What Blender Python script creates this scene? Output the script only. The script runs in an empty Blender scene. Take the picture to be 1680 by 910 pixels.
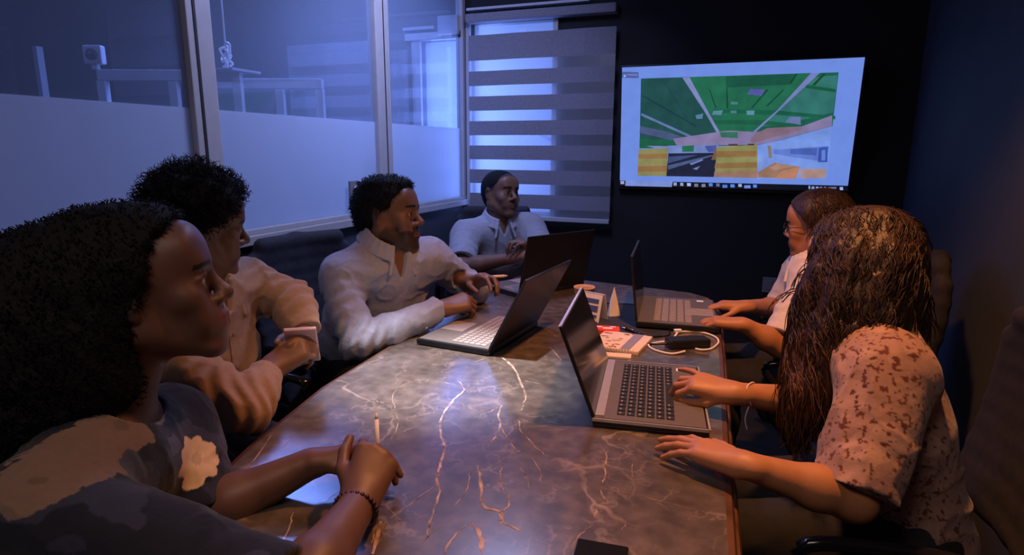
import bpy, bmesh, math, random
import numpy as np
from mathutils import Vector, Matrix
random.seed(4)
C = bpy.context.scene.collection
SC = bpy.context.scene
PI = math.pi

# ------------------------------------------------------------------ camera
CAM = (0.0, 0.0, 1.32)
pitch, yaw, roll = math.radians(11.86), math.radians(20.9), math.radians(0.3)
fwd = Vector((-math.sin(yaw)*math.cos(pitch), math.cos(yaw)*math.cos(pitch), -math.sin(pitch)))
rgt = Vector((math.cos(yaw), math.sin(yaw), 0)); upv = rgt.cross(fwd)
r2 = rgt*math.cos(roll) + upv*math.sin(roll); u2 = upv*math.cos(roll) - rgt*math.sin(roll)
cd = bpy.data.cameras.new('camera'); cam = bpy.data.objects.new('camera', cd); C.objects.link(cam)
cd.sensor_width = 36; cd.lens = 36*1000/1680; cd.clip_start = .02
cam.matrix_world = Matrix(((r2.x, u2.x, -fwd.x, CAM[0]), (r2.y, u2.y, -fwd.y, CAM[1]), (r2.z, u2.z, -fwd.z, CAM[2]), (0, 0, 0, 1)))
SC.camera = cam

# ------------------------------------------------------------------ sky, exposure, lights
SC.view_settings.view_transform = 'Standard'; SC.view_settings.look = 'None'
SC.view_settings.exposure = 0; SC.view_settings.gamma = 1; SC.view_settings.use_curve_mapping = False
w = bpy.data.worlds.new('world'); SC.world = w; w.use_nodes = True
bg = w.node_tree.nodes['Background']; bg.inputs[0].default_value = (.22, .33, .86, 1); bg.inputs[1].default_value = .9

def light(name, kind, loc, energy, col, rot=(0, 0, 0), size=.3, size_y=None, spot=1.2, blend=.5):
    l = bpy.data.lights.new(name, kind); l.energy = energy; l.color = col
    if kind == 'AREA':
        l.size = size
        if size_y: l.shape = 'RECTANGLE'; l.size_y = size_y
    elif kind == 'SPOT':
        l.spot_size = spot; l.spot_blend = blend; l.shadow_soft_size = size
    else: l.shadow_soft_size = size
    o = bpy.data.objects.new(name, l); C.objects.link(o); o.location = loc; o.rotation_euler = rot
    return o
WARM = (1, .37, .12); COOL = (.24, .36, 1)
# warm recessed downlight over the right side of the table, added unseen fill panels over the far left and in the next room
light('warm_downlight_lamp', 'SPOT', (-0.03, 1.34, 2.425), 140, WARM, (math.radians(4), math.radians(-5), 0), .045, spot=math.radians(98), blend=.75)
light('cool_fill_lamp', 'AREA', (-.98, 2.3, 2.41), 25, (.48, .52, 1), (0, math.radians(38), 0), size=.4)  # added fill for faces and shirts, source unseen
light('rear_fill_lamp', 'AREA', (-0.3, -.2, 2.43), 10, (1, .72, .62), size=.5)  # added neutral fill from behind the camera, source unseen
light('added_glare_spot', 'SPOT', (-.68, 1.34, 2.425), 480, (.95, .93, 1), (0, 0, 0), .03, spot=math.radians(27), blend=1)  # added spot that makes the pale glare patch on the tabletop
light('office_panel_fill', 'AREA', (-2.6, 2.7, 2.55), 36, COOL, size=.6)  # added unseen lamp that brightens the frosted glass from behind
light('office_panel_fill_rear', 'AREA', (-3.6, 1.2, 2.55), 9, COOL, size=.6)  # second added fill lamp, deeper in the office
light('daylight_doorway', 'AREA', (-1.9, 3.95, 1.3), 40, (.25, .37, 1), (math.radians(-90), 0, math.radians(-8)), size=.7, size_y=1.6)
light('daylight_window', 'AREA', (-1.4, 3.95, 1.45), 4.5, (.25, .37, 1), (math.radians(-90), 0, 0), size=.6, size_y=1.1)

# ------------------------------------------------------------------ materials
def lin(c):
    return tuple(((v/255)/12.92 if v/255 <= .04045 else ((v/255+.055)/1.055)**2.4) for v in c)
def mat(name, col, rough=.6, metal=0, spec=.4, bump=None, noise=None, coat=0, attr=False, emis=None, trans=0, sheen=0):
    """col linear rgb; noise=(scale, amount, detail) modulates colour; bump=(scale, strength, distance)"""
    m = bpy.data.materials.new(name); m.use_nodes = True; nt = m.node_tree; N = nt.nodes; L = nt.links
    b = N['Principled BSDF']
    b.inputs['Roughness'].default_value = rough; b.inputs['Metallic'].default_value = metal
    b.inputs['Specular IOR Level'].default_value = spec; b.inputs['Coat Weight'].default_value = coat
    b.inputs['Base Color'].default_value = (*col, 1)
    if sheen: b.inputs['Sheen Weight'].default_value = sheen
    if trans: b.inputs['Transmission Weight'].default_value = trans
    tc = N.new('ShaderNodeTexCoord')
    src = None
    if attr:
        a = N.new('ShaderNodeAttribute'); a.attribute_name = 'tint'; src = a.outputs['Color']
        L.new(src, b.inputs['Base Color'])
    if noise:
        n = N.new('ShaderNodeTexNoise'); n.inputs['Scale'].default_value = noise[0]; n.inputs['Detail'].default_value = noise[2] if len(noise) > 2 else 4
        L.new(tc.outputs['Object'], n.inputs['Vector'])
        mr = N.new('ShaderNodeMapRange'); mr.inputs[1].default_value = .3; mr.inputs[2].default_value = .7
        mr.inputs[3].default_value = 1-noise[1]; mr.inputs[4].default_value = 1+noise[1]*.6
        L.new(n.outputs['Fac'], mr.inputs[0])
        mx = N.new('ShaderNodeVectorMath'); mx.operation = 'SCALE'
        if src: L.new(src, mx.inputs[0])
        else: mx.inputs[0].default_value = col
        L.new(mr.outputs[0], mx.inputs['Scale']); L.new(mx.outputs[0], b.inputs['Base Color'])
    if bump:
        n = N.new('ShaderNodeTexNoise'); n.inputs['Scale'].default_value = bump[0]; n.inputs['Detail'].default_value = 5
        mp = N.new('ShaderNodeMapping'); mp.inputs['Scale'].default_value = bump[3] if len(bump) > 3 else (1, 1, 1)
        L.new(tc.outputs['Object'], mp.inputs[0]); L.new(mp.outputs[0], n.inputs['Vector'])
        bp = N.new('ShaderNodeBump'); bp.inputs['Strength'].default_value = bump[1]; bp.inputs['Distance'].default_value = bump[2]
        L.new(n.outputs['Fac'], bp.inputs['Height']); L.new(bp.outputs[0], b.inputs['Normal'])
    if emis:
        b.inputs['Emission Color'].default_value = (*emis[0], 1); b.inputs['Emission Strength'].default_value = emis[1]
    return m

M = {}
M['wall_dark'] = mat('dark_paint', (.012, .013, .016), .75, noise=(3, .15), bump=(60, .1, .002))
M['wall_grey'] = mat('charcoal_paint', (.045, .055, .075), .7, noise=(2, .2), bump=(60, .1, .002))
M['wall_office'] = mat('office_paint', (.12, .13, .15), .8, noise=(2, .1))
M['panel_lower'] = mat('laminate_panel', (.06, .07, .09), .5, noise=(5, .08))
M['floor'] = mat('floor_tile', (.03, .028, .028), .5, noise=(8, .3))
M['ceiling'] = mat('ceiling_paint', (.12, .12, .13), .9, noise=(4, .1))
M['frame_white'] = mat('white_aluminium', (.42, .43, .46), .4, noise=(20, .05))
M['gasket'] = mat('black_gasket', (.02, .02, .03), .7, noise=(20, .2))
M['black_plastic'] = mat('black_plastic', (.012, .012, .014), .45, noise=(40, .2))
M['black_gloss'] = mat('black_gloss_plastic', (.01, .01, .012), .15, noise=(40, .2))
M['dark_fabric'] = mat('chair_mesh', (.012, .012, .016), .9, noise=(60, .4), bump=(400, .4, .001))
M['slate_fabric'] = mat('slate_upholstery', (.026, .029, .042), .85, noise=(60, .2), bump=(300, .3, .001))
M['chrome'] = mat('chrome', (.6, .6, .62), .2, 1, noise=(10, .05))
M['laptop_dark'] = mat('dark_laptop_shell', (.018, .018, .022), .35, .3, noise=(60, .15))
M['laptop_grey'] = mat('grey_brown_laptop_deck', (.17, .15, .135), .4, .3, noise=(60, .08))
M['laptop_silver'] = mat('silver_laptop_trim', (.65, .6, .56), .3, .6, noise=(60, .05))
M['key_dark'] = mat('dark_keycap', (.02, .019, .02), .5, noise=(80, .1))
M['key_mid'] = mat('grey_keycap', (.3, .26, .24), .45, noise=(80, .1))
M['key_legend'] = mat('key_legend_paint', (.3, .27, .24), .5, noise=(80, .05))
M['screen_off'] = mat('glossy_dark_display', (.012, .013, .016), .12, spec=.6, noise=(5, .1))
M['paper'] = mat('white_paper', (.75, .72, .68), .8, noise=(30, .05))
M['sticker'] = mat('white_sticker', (.8, .8, .8), .6, noise=(30, .05))
M['cup'] = mat('kraft_paper_cup', (.55, .33, .18), .7, noise=(20, .1))
M['red_card'] = mat('red_card', (.7, .05, .02), .55, noise=(30, .15))
M['box_cream'] = mat('cream_card', (.75, .6, .45), .6, noise=(30, .06))
M['blue_print'] = mat('blue_print', (.06, .09, .25), .6, noise=(30, .1))
M['grey_print'] = mat('grey_blue_print', (.25, .25, .32), .6, noise=(30, .1))
M['brown_print'] = mat('brown_print', (.35, .14, .06), .6, noise=(30, .15))
M['cable_white'] = mat('white_cable', (.85, .8, .76), .5, noise=(30, .04))
M['wood_edge'] = mat('dark_wood_moulding', (.10, .045, .025), .35, noise=(18, .4), bump=(30, .3, .002, (1, .1, 1)))
M['hair_black'] = mat('black_hair', (.005, .005, .0065), .75, spec=.18, noise=(60, .3), bump=(180, .8, .004))
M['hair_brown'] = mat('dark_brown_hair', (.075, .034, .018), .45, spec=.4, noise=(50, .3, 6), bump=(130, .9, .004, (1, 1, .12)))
def hair_lamplit_gradient():  # lower hair lighter and more orange: warm lamplight put into the colour
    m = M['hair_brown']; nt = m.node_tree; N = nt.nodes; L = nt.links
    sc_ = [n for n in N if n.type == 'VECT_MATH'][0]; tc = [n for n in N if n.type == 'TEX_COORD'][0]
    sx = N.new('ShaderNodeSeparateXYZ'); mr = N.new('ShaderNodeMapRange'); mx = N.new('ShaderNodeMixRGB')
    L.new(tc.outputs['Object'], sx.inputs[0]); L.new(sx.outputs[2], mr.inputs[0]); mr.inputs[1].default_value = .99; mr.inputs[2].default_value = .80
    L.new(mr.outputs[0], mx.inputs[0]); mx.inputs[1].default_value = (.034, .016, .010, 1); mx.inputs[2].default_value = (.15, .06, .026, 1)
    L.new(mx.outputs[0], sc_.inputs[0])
hair_lamplit_gradient()
M['skin'] = mat('skin', (.2, .1, .06), .5, spec=.45, attr=True, noise=(25, .1), bump=(220, .12, .001))
M['cloth'] = mat('cotton_cloth', (.4, .4, .4), .85, spec=.2, attr=True, noise=(90, .08), bump=(26, .55, .006), sheen=.15)
M['trouser'] = mat('dark_trouser_cloth', (.015, .016, .022), .9, noise=(50, .2), bump=(300, .3, .001))
M['shoe'] = mat('black_leather', (.012, .011, .01), .4, noise=(20, .2))
M['eye'] = mat('eye_white', (.3, .28, .27), .25, noise=(30, .05))
M['iris'] = mat('dark_iris', (.012, .006, .004), .1, noise=(30, .05))
M['phone_pink'] = mat('pink_phone_case', (.62, .42, .46), .4, noise=(30, .05))
M['phone_screen'] = mat('lit_phone_screen', (.02, .05, .1), .2, emis=((.05, .25, .6), 1.0))
M['pen_cream'] = mat('cream_pen', (.7, .55, .4), .4, noise=(30, .05))
M['bead'] = mat('dark_red_beads', (.035, .01, .01), .4, noise=(60, .3))
M['thread'] = mat('cream_thread', (.75, .6, .48), .8, noise=(60, .1))
M['lens_glass'] = mat('spectacle_metal', (.05, .04, .04), .3, .5, noise=(30, .1))
M['lamp_diffuser'] = mat('lamp_diffuser', (.5, .5, .5), .6, noise=(30, .02))
M['white_metal'] = mat('white_frame_metal', (.5, .52, .58), .45, noise=(20, .05))
M['dark_panel'] = mat('dark_partition_felt', (.03, .035, .05), .9, noise=(20, .2))
M['socket'] = mat('grey_socket_plastic', (.2, .2, .22), .5, noise=(20, .05))

def glass_mat(name, veil, tint, kind):
    m = bpy.data.materials.new(name); m.use_nodes = True; nt = m.node_tree; N = nt.nodes; L = nt.links
    for n in list(N): N.remove(n)
    out = N.new('ShaderNodeOutputMaterial')
    tr = N.new('ShaderNodeBsdfTransparent'); tr.inputs[0].default_value = (*tint, 1)
    df = N.new('ShaderNodeBsdfDiffuse'); df.inputs[0].default_value = (.7, .75, .85, 1)
    tl = N.new('ShaderNodeBsdfTranslucent'); tl.inputs[0].default_value = (.8, .84, .9, 1)
    half = N.new('ShaderNodeMixShader'); half.inputs[0].default_value = .78 if name != 'sheer_blind_band' else .6; L.new(df.outputs[0], half.inputs[1]); L.new(tl.outputs[0], half.inputs[2])
    mx = N.new('ShaderNodeMixShader'); L.new(tr.outputs[0], mx.inputs[1]); L.new(half.outputs[0], mx.inputs[2])
    tc = N.new('ShaderNodeTexCoord'); no = N.new('ShaderNodeTexNoise'); no.inputs['Scale'].default_value = 3
    L.new(tc.outputs['Object'], no.inputs['Vector'])
    mr = N.new('ShaderNodeMapRange'); mr.inputs[3].default_value = veil*.85; mr.inputs[4].default_value = min(1, veil*1.15)
    L.new(no.outputs['Fac'], mr.inputs[0]); L.new(mr.outputs[0], mx.inputs[0])
    gl = N.new('ShaderNodeBsdfGlossy'); gl.inputs['Roughness'].default_value = .04 if kind == 'clear' else .35
    m2 = N.new('ShaderNodeMixShader'); m2.inputs[0].default_value = .07
    L.new(mx.outputs[0], m2.inputs[1]); L.new(gl.outputs[0], m2.inputs[2]); L.new(m2.outputs[0], out.inputs[0])
    return m
M['glass_clear'] = glass_mat('haze_veiled_glass', .16, (.85, .9, 1), 'clear')  # pale diffuse veil in the glass stands in for lens haze
M['glass_frost'] = glass_mat('frosted_glass_film', .86, (.85, .9, 1), 'frost')
M['blind_sheer'] = glass_mat('sheer_blind_band', .42, (.95, .97, 1), 'frost')
M['blind_solid'] = mat('woven_blind_band', (.22, .22, .26), .85, noise=(80, .12), bump=(300, .3, .0006))

def marble():
    m = bpy.data.materials.new('brown_grey_marble'); m.use_nodes = True; nt = m.node_tree; N = nt.nodes; L = nt.links
    b = N['Principled BSDF']; b.inputs['Roughness'].default_value = .3; b.inputs['Specular IOR Level'].default_value = .6; b.inputs['Coat Weight'].default_value = 1; b.inputs['Coat IOR'].default_value = 1.7; b.inputs['Coat Roughness'].default_value = .2
    tc = N.new('ShaderNodeTexCoord')
    n1 = N.new('ShaderNodeTexNoise'); n1.inputs['Scale'].default_value = 3.5; n1.inputs['Detail'].default_value = 8; n1.inputs['Roughness'].default_value = .62
    L.new(tc.outputs['Object'], n1.inputs['Vector'])
    cr = N.new('ShaderNodeValToRGB'); e = cr.color_ramp.elements
    e[0].position = .3; e[0].color = (.056, .044, .037, 1); e[1].position = .72; e[1].color = (.14, .112, .096, 1)
    L.new(n1.outputs['Fac'], cr.inputs[0])
    # fine mottling
    n3 = N.new('ShaderNodeTexNoise'); n3.inputs['Scale'].default_value = 28; n3.inputs['Detail'].default_value = 5
    L.new(tc.outputs['Object'], n3.inputs['Vector'])
    mo = N.new('ShaderNodeMapRange'); mo.inputs[1].default_value = .35; mo.inputs[2].default_value = .7; mo.inputs[3].default_value = .75; mo.inputs[4].default_value = 1.35
    L.new(n3.outputs['Fac'], mo.inputs[0])
    sc = N.new('ShaderNodeVectorMath'); sc.operation = 'SCALE'; L.new(cr.outputs[0], sc.inputs[0]); L.new(mo.outputs[0], sc.inputs['Scale'])
    col = sc.outputs[0]
    # thin pale veins: two warped cell networks
    for scale, width, amt, vc, seed in ((2.6, .010, .5, (.55, .42, .34, 1), 0), (7.5, .012, .28, (.42, .34, .3, 1), 4.3)):
        nw = N.new('ShaderNodeTexNoise'); nw.inputs['Scale'].default_value = scale*1.6; nw.inputs['Detail'].default_value = 4
        ad = N.new('ShaderNodeVectorMath'); ad.operation = 'MULTIPLY_ADD'; ad.inputs[1].default_value = (.35, .35, .35)
        L.new(tc.outputs['Object'], nw.inputs['Vector']); L.new(nw.outputs['Color'], ad.inputs[0]); L.new(tc.outputs['Object'], ad.inputs[2])
        mp = N.new('ShaderNodeMapping'); mp.inputs['Location'].default_value = (seed, seed, 0); mp.inputs['Scale'].default_value = (1.3, .75, 1); mp.inputs['Rotation'].default_value = (0, 0, .2)
        L.new(ad.outputs[0], mp.inputs[0])
        vo = N.new('ShaderNodeTexVoronoi'); vo.feature = 'DISTANCE_TO_EDGE'; vo.inputs['Scale'].default_value = scale; L.new(mp.outputs[0], vo.inputs['Vector'])
        mr = N.new('ShaderNodeMapRange'); mr.inputs[1].default_value = 0; mr.inputs[2].default_value = width*scale*.6; mr.inputs[3].default_value = amt; mr.inputs[4].default_value = 0
        L.new(vo.outputs['Distance'], mr.inputs[0])
        mk = N.new('ShaderNodeTexNoise'); mk.inputs['Scale'].default_value = scale*1.3; L.new(tc.outputs['Object'], mk.inputs['Vector'])
        mm = N.new('ShaderNodeMapRange'); mm.inputs[1].default_value = .47; mm.inputs[2].default_value = .6; L.new(mk.outputs['Fac'], mm.inputs[0])
        mu = N.new('ShaderNodeMath'); mu.operation = 'MULTIPLY'; L.new(mr.outputs[0], mu.inputs[0]); L.new(mm.outputs[0], mu.inputs[1])
        mx = N.new('ShaderNodeMixRGB'); L.new(mu.outputs[0], mx.inputs[0]); L.new(col, mx.inputs[1]); mx.inputs[2].default_value = vc
        col = mx.outputs[0]
    L.new(col, b.inputs['Base Color'])
    return m
M['marble'] = marble()
M['vein'] = mat('pale_marble_vein', (.38, .28, .22), .2, noise=(45, .8, 6), coat=1)

# marble veins (world xy along the table) and display picture (screen uv)
VEINS=[(4,[(-0.647,1.31),(-0.603,1.257),(-0.599,1.195),(-0.586,1.111),(-0.557,1.042),(-0.519,0.986),(-0.491,0.92),(-0.472,0.87),(-0.446,0.828),(-0.426,0.761),(-0.407,0.714)]),
(1.2,[(-0.703,1.277),(-0.639,1.276),(-0.604,1.252)]),
(1.5,[(-0.753,1.257),(-0.75,1.174),(-0.7,1.1),(-0.652,1.036),(-0.627,0.964)]),
(3,[(-0.484,1.204),(-0.472,1.156),(-0.445,1.102),(-0.436,1.012)]),
(1.5,[(-0.445,1.102),(-0.393,1.035),(-0.37,1.015)]),
(4,[(-0.426,0.939),(-0.396,0.889),(-0.362,0.822),(-0.331,0.819),(-0.316,0.795),(-0.285,0.781)]),
(2.2,[(-0.331,0.819),(-0.322,0.838),(-0.337,0.871)]),
(2,[(-0.331,0.819),(-0.312,0.776)]),
(5,[(-0.36,0.774),(-0.335,0.747),(-0.315,0.711)]),
(2.5,[(-0.215,1.079),(-0.202,1.01),(-0.195,0.963)]),
(2,[(-0.195,0.942),(-0.177,0.902)]),
(3,[(-0.188,0.883),(-0.185,0.854)]),
(2,[(-0.187,0.833),(-0.196,0.801),(-0.198,0.756)]),
(1.2,[(-0.201,0.944),(-0.154,0.947),(-0.103,0.943),(-0.003,0.934)]),
(1.8,[(-0.484,0.736),(-0.473,0.793),(-0.465,0.853)]),
(1.2,[(-0.517,0.771),(-0.462,0.737)]),
(5,[(-0.621,1.522),(-0.567,1.47),(-0.512,1.394)]),
(4,[(-0.525,1.412),(-0.458,1.29),(-0.436,1.214)]),
(2.2,[(-0.42,1.147),(-0.391,1.09),(-0.322,1.021)]),
(2,[(-0.626,1.87),(-0.545,1.783),(-0.515,1.733)]),
(2,[(-0.509,1.646),(-0.443,1.546)]),
(6,[(-0.496,0.725),(-0.461,0.654)]),
(2,[(-0.805,0.859),(-0.817,0.896),(-0.83,0.927)]),
(2.5,[(-0.367,0.767),(-0.371,0.733),(-0.367,0.69)]),
(2,[(-0.802,0.763),(-0.839,0.843),(-0.863,0.899)]),
(1,[(-0.341,1.004),(-0.308,0.957),(-0.3,0.927)]),
(1.4,[(-0.36,0.972),(-0.33,0.937),(-0.311,0.901)]),
(1.6,[(-0.384,0.962),(-0.369,0.911),(-0.343,0.868)]),
(2.2,[(-0.591,0.612),(-0.621,0.667),(-0.637,0.696)]),
(1,[(-0.916,1.641),(-0.836,1.571),(-0.778,1.578)]),
(1,[(-0.16,1.05),(-0.142,0.968)]),
(1,[(-0.911,1.11),(-0.914,1.171),(-0.881,1.163)]),
(1,[(-0.785,1.032),(-0.796,1.117),(-0.787,1.14)]),
(1.2,[(-0.428,0.91),(-0.409,0.863),(-0.406,0.805)])]
SCREEN=[((108,138,222),[(-0.0,1.0),(1.0,1.0),(1.0,0.06),(-0.0,0.06)]),
((28,90,74),[(0.089,0.907),(0.91,0.902),(0.911,0.511),(0.71,0.406),(0.606,0.364),(0.344,0.359),(0.092,0.339)]),
((32,75,75),[(0.089,0.907),(0.292,0.905),(0.445,0.457),(0.093,0.397)]),
((50,112,108),[(0.762,0.865),(0.907,0.882),(0.908,0.612),(0.701,0.524),(0.617,0.511)]),
((34,102,78),[(0.299,0.905),(0.805,0.904),(0.686,0.628),(0.606,0.471),(0.452,0.471)]),
((26,82,66),[(0.462,0.9),(0.74,0.901),(0.719,0.824),(0.468,0.816)]),
((25,90,70),[(0.419,0.653),(0.679,0.635),(0.917,0.587),(0.919,0.562),(0.681,0.602),(0.42,0.626)]),
((28,90,68),[(0.409,0.566),(0.628,0.564),(0.728,0.537),(0.729,0.518),(0.411,0.538)]),
((24,90,62),[(0.789,0.821),(0.906,0.782),(0.907,0.76),(0.791,0.796)]),
((18,70,48),[(0.743,0.899),(0.754,0.9),(0.732,0.829),(0.72,0.827)]),
((18,70,48),[(0.851,0.897),(0.864,0.897),(0.826,0.813),(0.813,0.813)]),
((20,72,52),[(0.701,0.791),(0.709,0.79),(0.648,0.668),(0.638,0.668)]),
((20,72,52),[(0.636,0.793),(0.645,0.793),(0.586,0.656),(0.577,0.656)]),
((20,68,58),[(0.468,0.816),(0.473,0.816),(0.483,0.658),(0.475,0.658)]),
((20,66,58),[(0.395,0.806),(0.399,0.806),(0.433,0.659),(0.427,0.659)]),
((28,68,76),[(0.184,0.895),(0.191,0.895),(0.309,0.58),(0.303,0.577)]),
((24,62,68),[(0.099,0.763),(0.101,0.777),(0.35,0.525),(0.348,0.514)]),
((120,130,185),[(0.276,0.903),(0.307,0.904),(0.397,0.633),(0.456,0.464),(0.441,0.464),(0.382,0.633)]),
((115,125,185),[(0.805,0.903),(0.839,0.902),(0.752,0.741),(0.606,0.469),(0.592,0.469),(0.686,0.635)]),
((95,115,165),[(0.096,0.631),(0.34,0.435),(0.325,0.428),(0.095,0.61)]),
((85,90,165),[(0.569,0.801),(0.629,0.794),(0.618,0.746),(0.557,0.761)]),
((85,130,155),[(0.42,0.639),(0.46,0.643),(0.455,0.605),(0.414,0.609)]),
((85,130,160),[(0.342,0.607),(0.376,0.62),(0.374,0.579),(0.348,0.577)]),
((90,135,160),[(0.56,0.637),(0.594,0.636),(0.593,0.604),(0.564,0.604)]),
((75,120,130),[(0.493,0.638),(0.519,0.638),(0.52,0.618),(0.495,0.618)]),
((80,130,130),[(0.493,0.708),(0.522,0.705),(0.521,0.684),(0.492,0.687)]),
((100,115,165),[(0.738,0.582),(0.782,0.586),(0.787,0.524),(0.724,0.544)]),
((70,85,125),[(0.092,0.525),(0.204,0.483),(0.317,0.421),(0.264,0.399),(0.09,0.468)]),
((128,118,160),[(0.247,0.42),(0.489,0.484),(0.606,0.471),(0.791,0.511),(0.905,0.593),(0.909,0.511),(0.676,0.392),(0.613,0.371),(0.265,0.364)]),
((50,110,90),[(0.452,0.471),(0.53,0.471),(0.533,0.424),(0.462,0.43)]),
((130,105,125),[(0.607,0.458),(0.654,0.501),(0.784,0.511),(0.799,0.492),(0.598,0.384),(0.582,0.404)]),
((28,90,66),[(0.091,0.425),(0.248,0.385),(0.266,0.343),(0.092,0.339)]),
((120,130,190),[(0.124,0.361),(0.266,0.357),(0.276,0.315),(0.224,0.313)]),
((115,145,220),[(0.676,0.386),(0.91,0.509),(0.913,0.114),(0.632,0.098),(0.613,0.364)]),
((110,130,190),[(0.225,0.363),(0.451,0.368),(0.44,0.291),(0.225,0.285)]),
((36,104,78),[(0.289,0.36),(0.344,0.366),(0.343,0.314),(0.292,0.312)]),
((70,85,160),[(0.391,0.36),(0.443,0.368),(0.443,0.312),(0.409,0.311)]),
((95,120,200),[(0.687,0.332),(0.907,0.364),(0.904,0.24),(0.69,0.299)]),
((70,95,175),[(0.757,0.338),(0.862,0.349),(0.863,0.291),(0.756,0.301)]),
((55,80,170),[(0.868,0.35),(0.904,0.358),(0.908,0.24),(0.871,0.239)]),
((100,125,205),[(0.88,0.331),(0.894,0.334),(0.899,0.253),(0.884,0.252)]),
((28,36,60),[(0.229,0.299),(0.455,0.306),(0.44,0.108),(0.223,0.107)]),
((60,75,120),[(0.23,0.27),(0.364,0.289),(0.225,0.212)]),
((75,90,135),[(0.229,0.198),(0.425,0.288),(0.433,0.283),(0.231,0.162)]),
((110,130,190),[(0.328,0.217),(0.385,0.254),(0.389,0.245),(0.337,0.203)]),
((110,130,190),[(0.343,0.174),(0.377,0.197),(0.363,0.164)]),
((134,130,84),[(0.088,0.331),(0.227,0.342),(0.224,0.107),(0.087,0.106)]),
((138,106,68),[(0.088,0.292),(0.226,0.296),(0.227,0.256),(0.088,0.251)]),
((138,104,66),[(0.088,0.185),(0.225,0.198),(0.226,0.147),(0.087,0.14)]),
((120,90,75),[(0.438,0.333),(0.459,0.361),(0.458,0.25),(0.424,0.249)]),
((136,134,86),[(0.446,0.354),(0.617,0.371),(0.63,0.111),(0.444,0.111)]),
((138,106,68),[(0.446,0.319),(0.618,0.324),(0.62,0.276),(0.443,0.27)]),
((138,106,68),[(0.443,0.221),(0.622,0.235),(0.624,0.19),(0.441,0.179)]),
((80,55,60),[(0.494,0.378),(0.534,0.379),(0.533,0.363),(0.496,0.362)]),
((80,55,60),[(0.576,0.38),(0.605,0.38),(0.605,0.367),(0.578,0.366)]),
((150,115,100),[(0.441,0.15),(0.627,0.167),(0.63,0.107),(0.442,0.108)]),
((125,150,215),[(0.623,0.283),(0.644,0.284),(0.653,0.216),(0.641,0.181),(0.627,0.188)]),
((130,115,110),[(0.66,0.365),(0.674,0.366),(0.683,0.272),(0.671,0.265)]),
((146,112,92),[(0.63,0.153),(0.695,0.231),(0.802,0.202),(0.789,0.107),(0.633,0.112)]),
((165,125,110),[(0.673,0.19),(0.709,0.225),(0.774,0.205),(0.699,0.17)]),
((172,120,96),[(0.728,0.165),(0.802,0.202),(0.792,0.107),(0.704,0.106)]),
((165,135,130),[(0.803,0.185),(0.907,0.19),(0.909,0.121),(0.81,0.108)]),
((12,16,28),[(-0.0,0.06),(1.0,0.06),(1.001,0.017),(-0.001,0.014)]),
((120,140,210),[(0.029,0.062),(0.255,0.063),(0.252,0.016),(0.028,0.016)]),
((80,95,160),[(0.001,0.966),(0.078,0.959),(0.079,0.91),(0.001,0.918)]),
((150,165,225),[(0.008,0.942),(0.018,0.942),(0.019,0.923),(0.009,0.923)]),
((130,145,210),[(0.022,0.944),(0.071,0.939),(0.071,0.933),(0.023,0.939)]),
((150,160,200),[(0.004,0.057),(0.022,0.058),(0.023,0.031),(0.005,0.03)]),
((140,150,200),[(0.259,0.055),(0.274,0.056),(0.275,0.029),(0.26,0.028)]),
((150,160,200),[(0.29,0.054),(0.304,0.055),(0.306,0.028),(0.291,0.028)]),
((160,180,230),[(0.321,0.053),(0.339,0.054),(0.34,0.028),(0.323,0.027)]),
((110,115,130),[(0.355,0.049),(0.372,0.05),(0.374,0.024),(0.356,0.023)]),
((120,125,140),[(0.388,0.048),(0.405,0.05),(0.407,0.024),(0.389,0.022)]),
((90,130,230),[(0.42,0.056),(0.437,0.057),(0.439,0.032),(0.422,0.03)]),
((100,110,150),[(0.453,0.056),(0.468,0.056),(0.47,0.031),(0.455,0.03)]),
((80,120,220),[(0.481,0.046),(0.503,0.047),(0.504,0.022),(0.483,0.02)]),
((80,140,240),[(0.516,0.051),(0.534,0.052),(0.536,0.027),(0.518,0.025)]),
((150,170,220),[(0.55,0.056),(0.565,0.057),(0.567,0.032),(0.552,0.031)]),
((100,135,220),[(0.576,0.046),(0.603,0.048),(0.605,0.023),(0.578,0.021)]),
((80,130,230),[(0.614,0.053),(0.63,0.054),(0.632,0.029),(0.616,0.028)]),
((150,160,200),[(0.844,0.053),(0.851,0.054),(0.853,0.029),(0.846,0.029)]),
((140,160,220),[(0.857,0.049),(0.868,0.05),(0.87,0.025),(0.859,0.024)]),
((150,165,220),[(0.874,0.049),(0.885,0.049),(0.887,0.025),(0.876,0.024)]),
((140,150,200),[(0.89,0.048),(0.899,0.049),(0.901,0.025),(0.892,0.024)]),
((140,150,200),[(0.906,0.048),(0.915,0.049),(0.917,0.025),(0.908,0.024)]),
((110,120,160),[(0.923,0.048),(0.955,0.05),(0.957,0.026),(0.925,0.024)]),
((160,180,230),[(0.968,0.05),(0.981,0.051),(0.983,0.027),(0.97,0.026)])]
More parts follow.
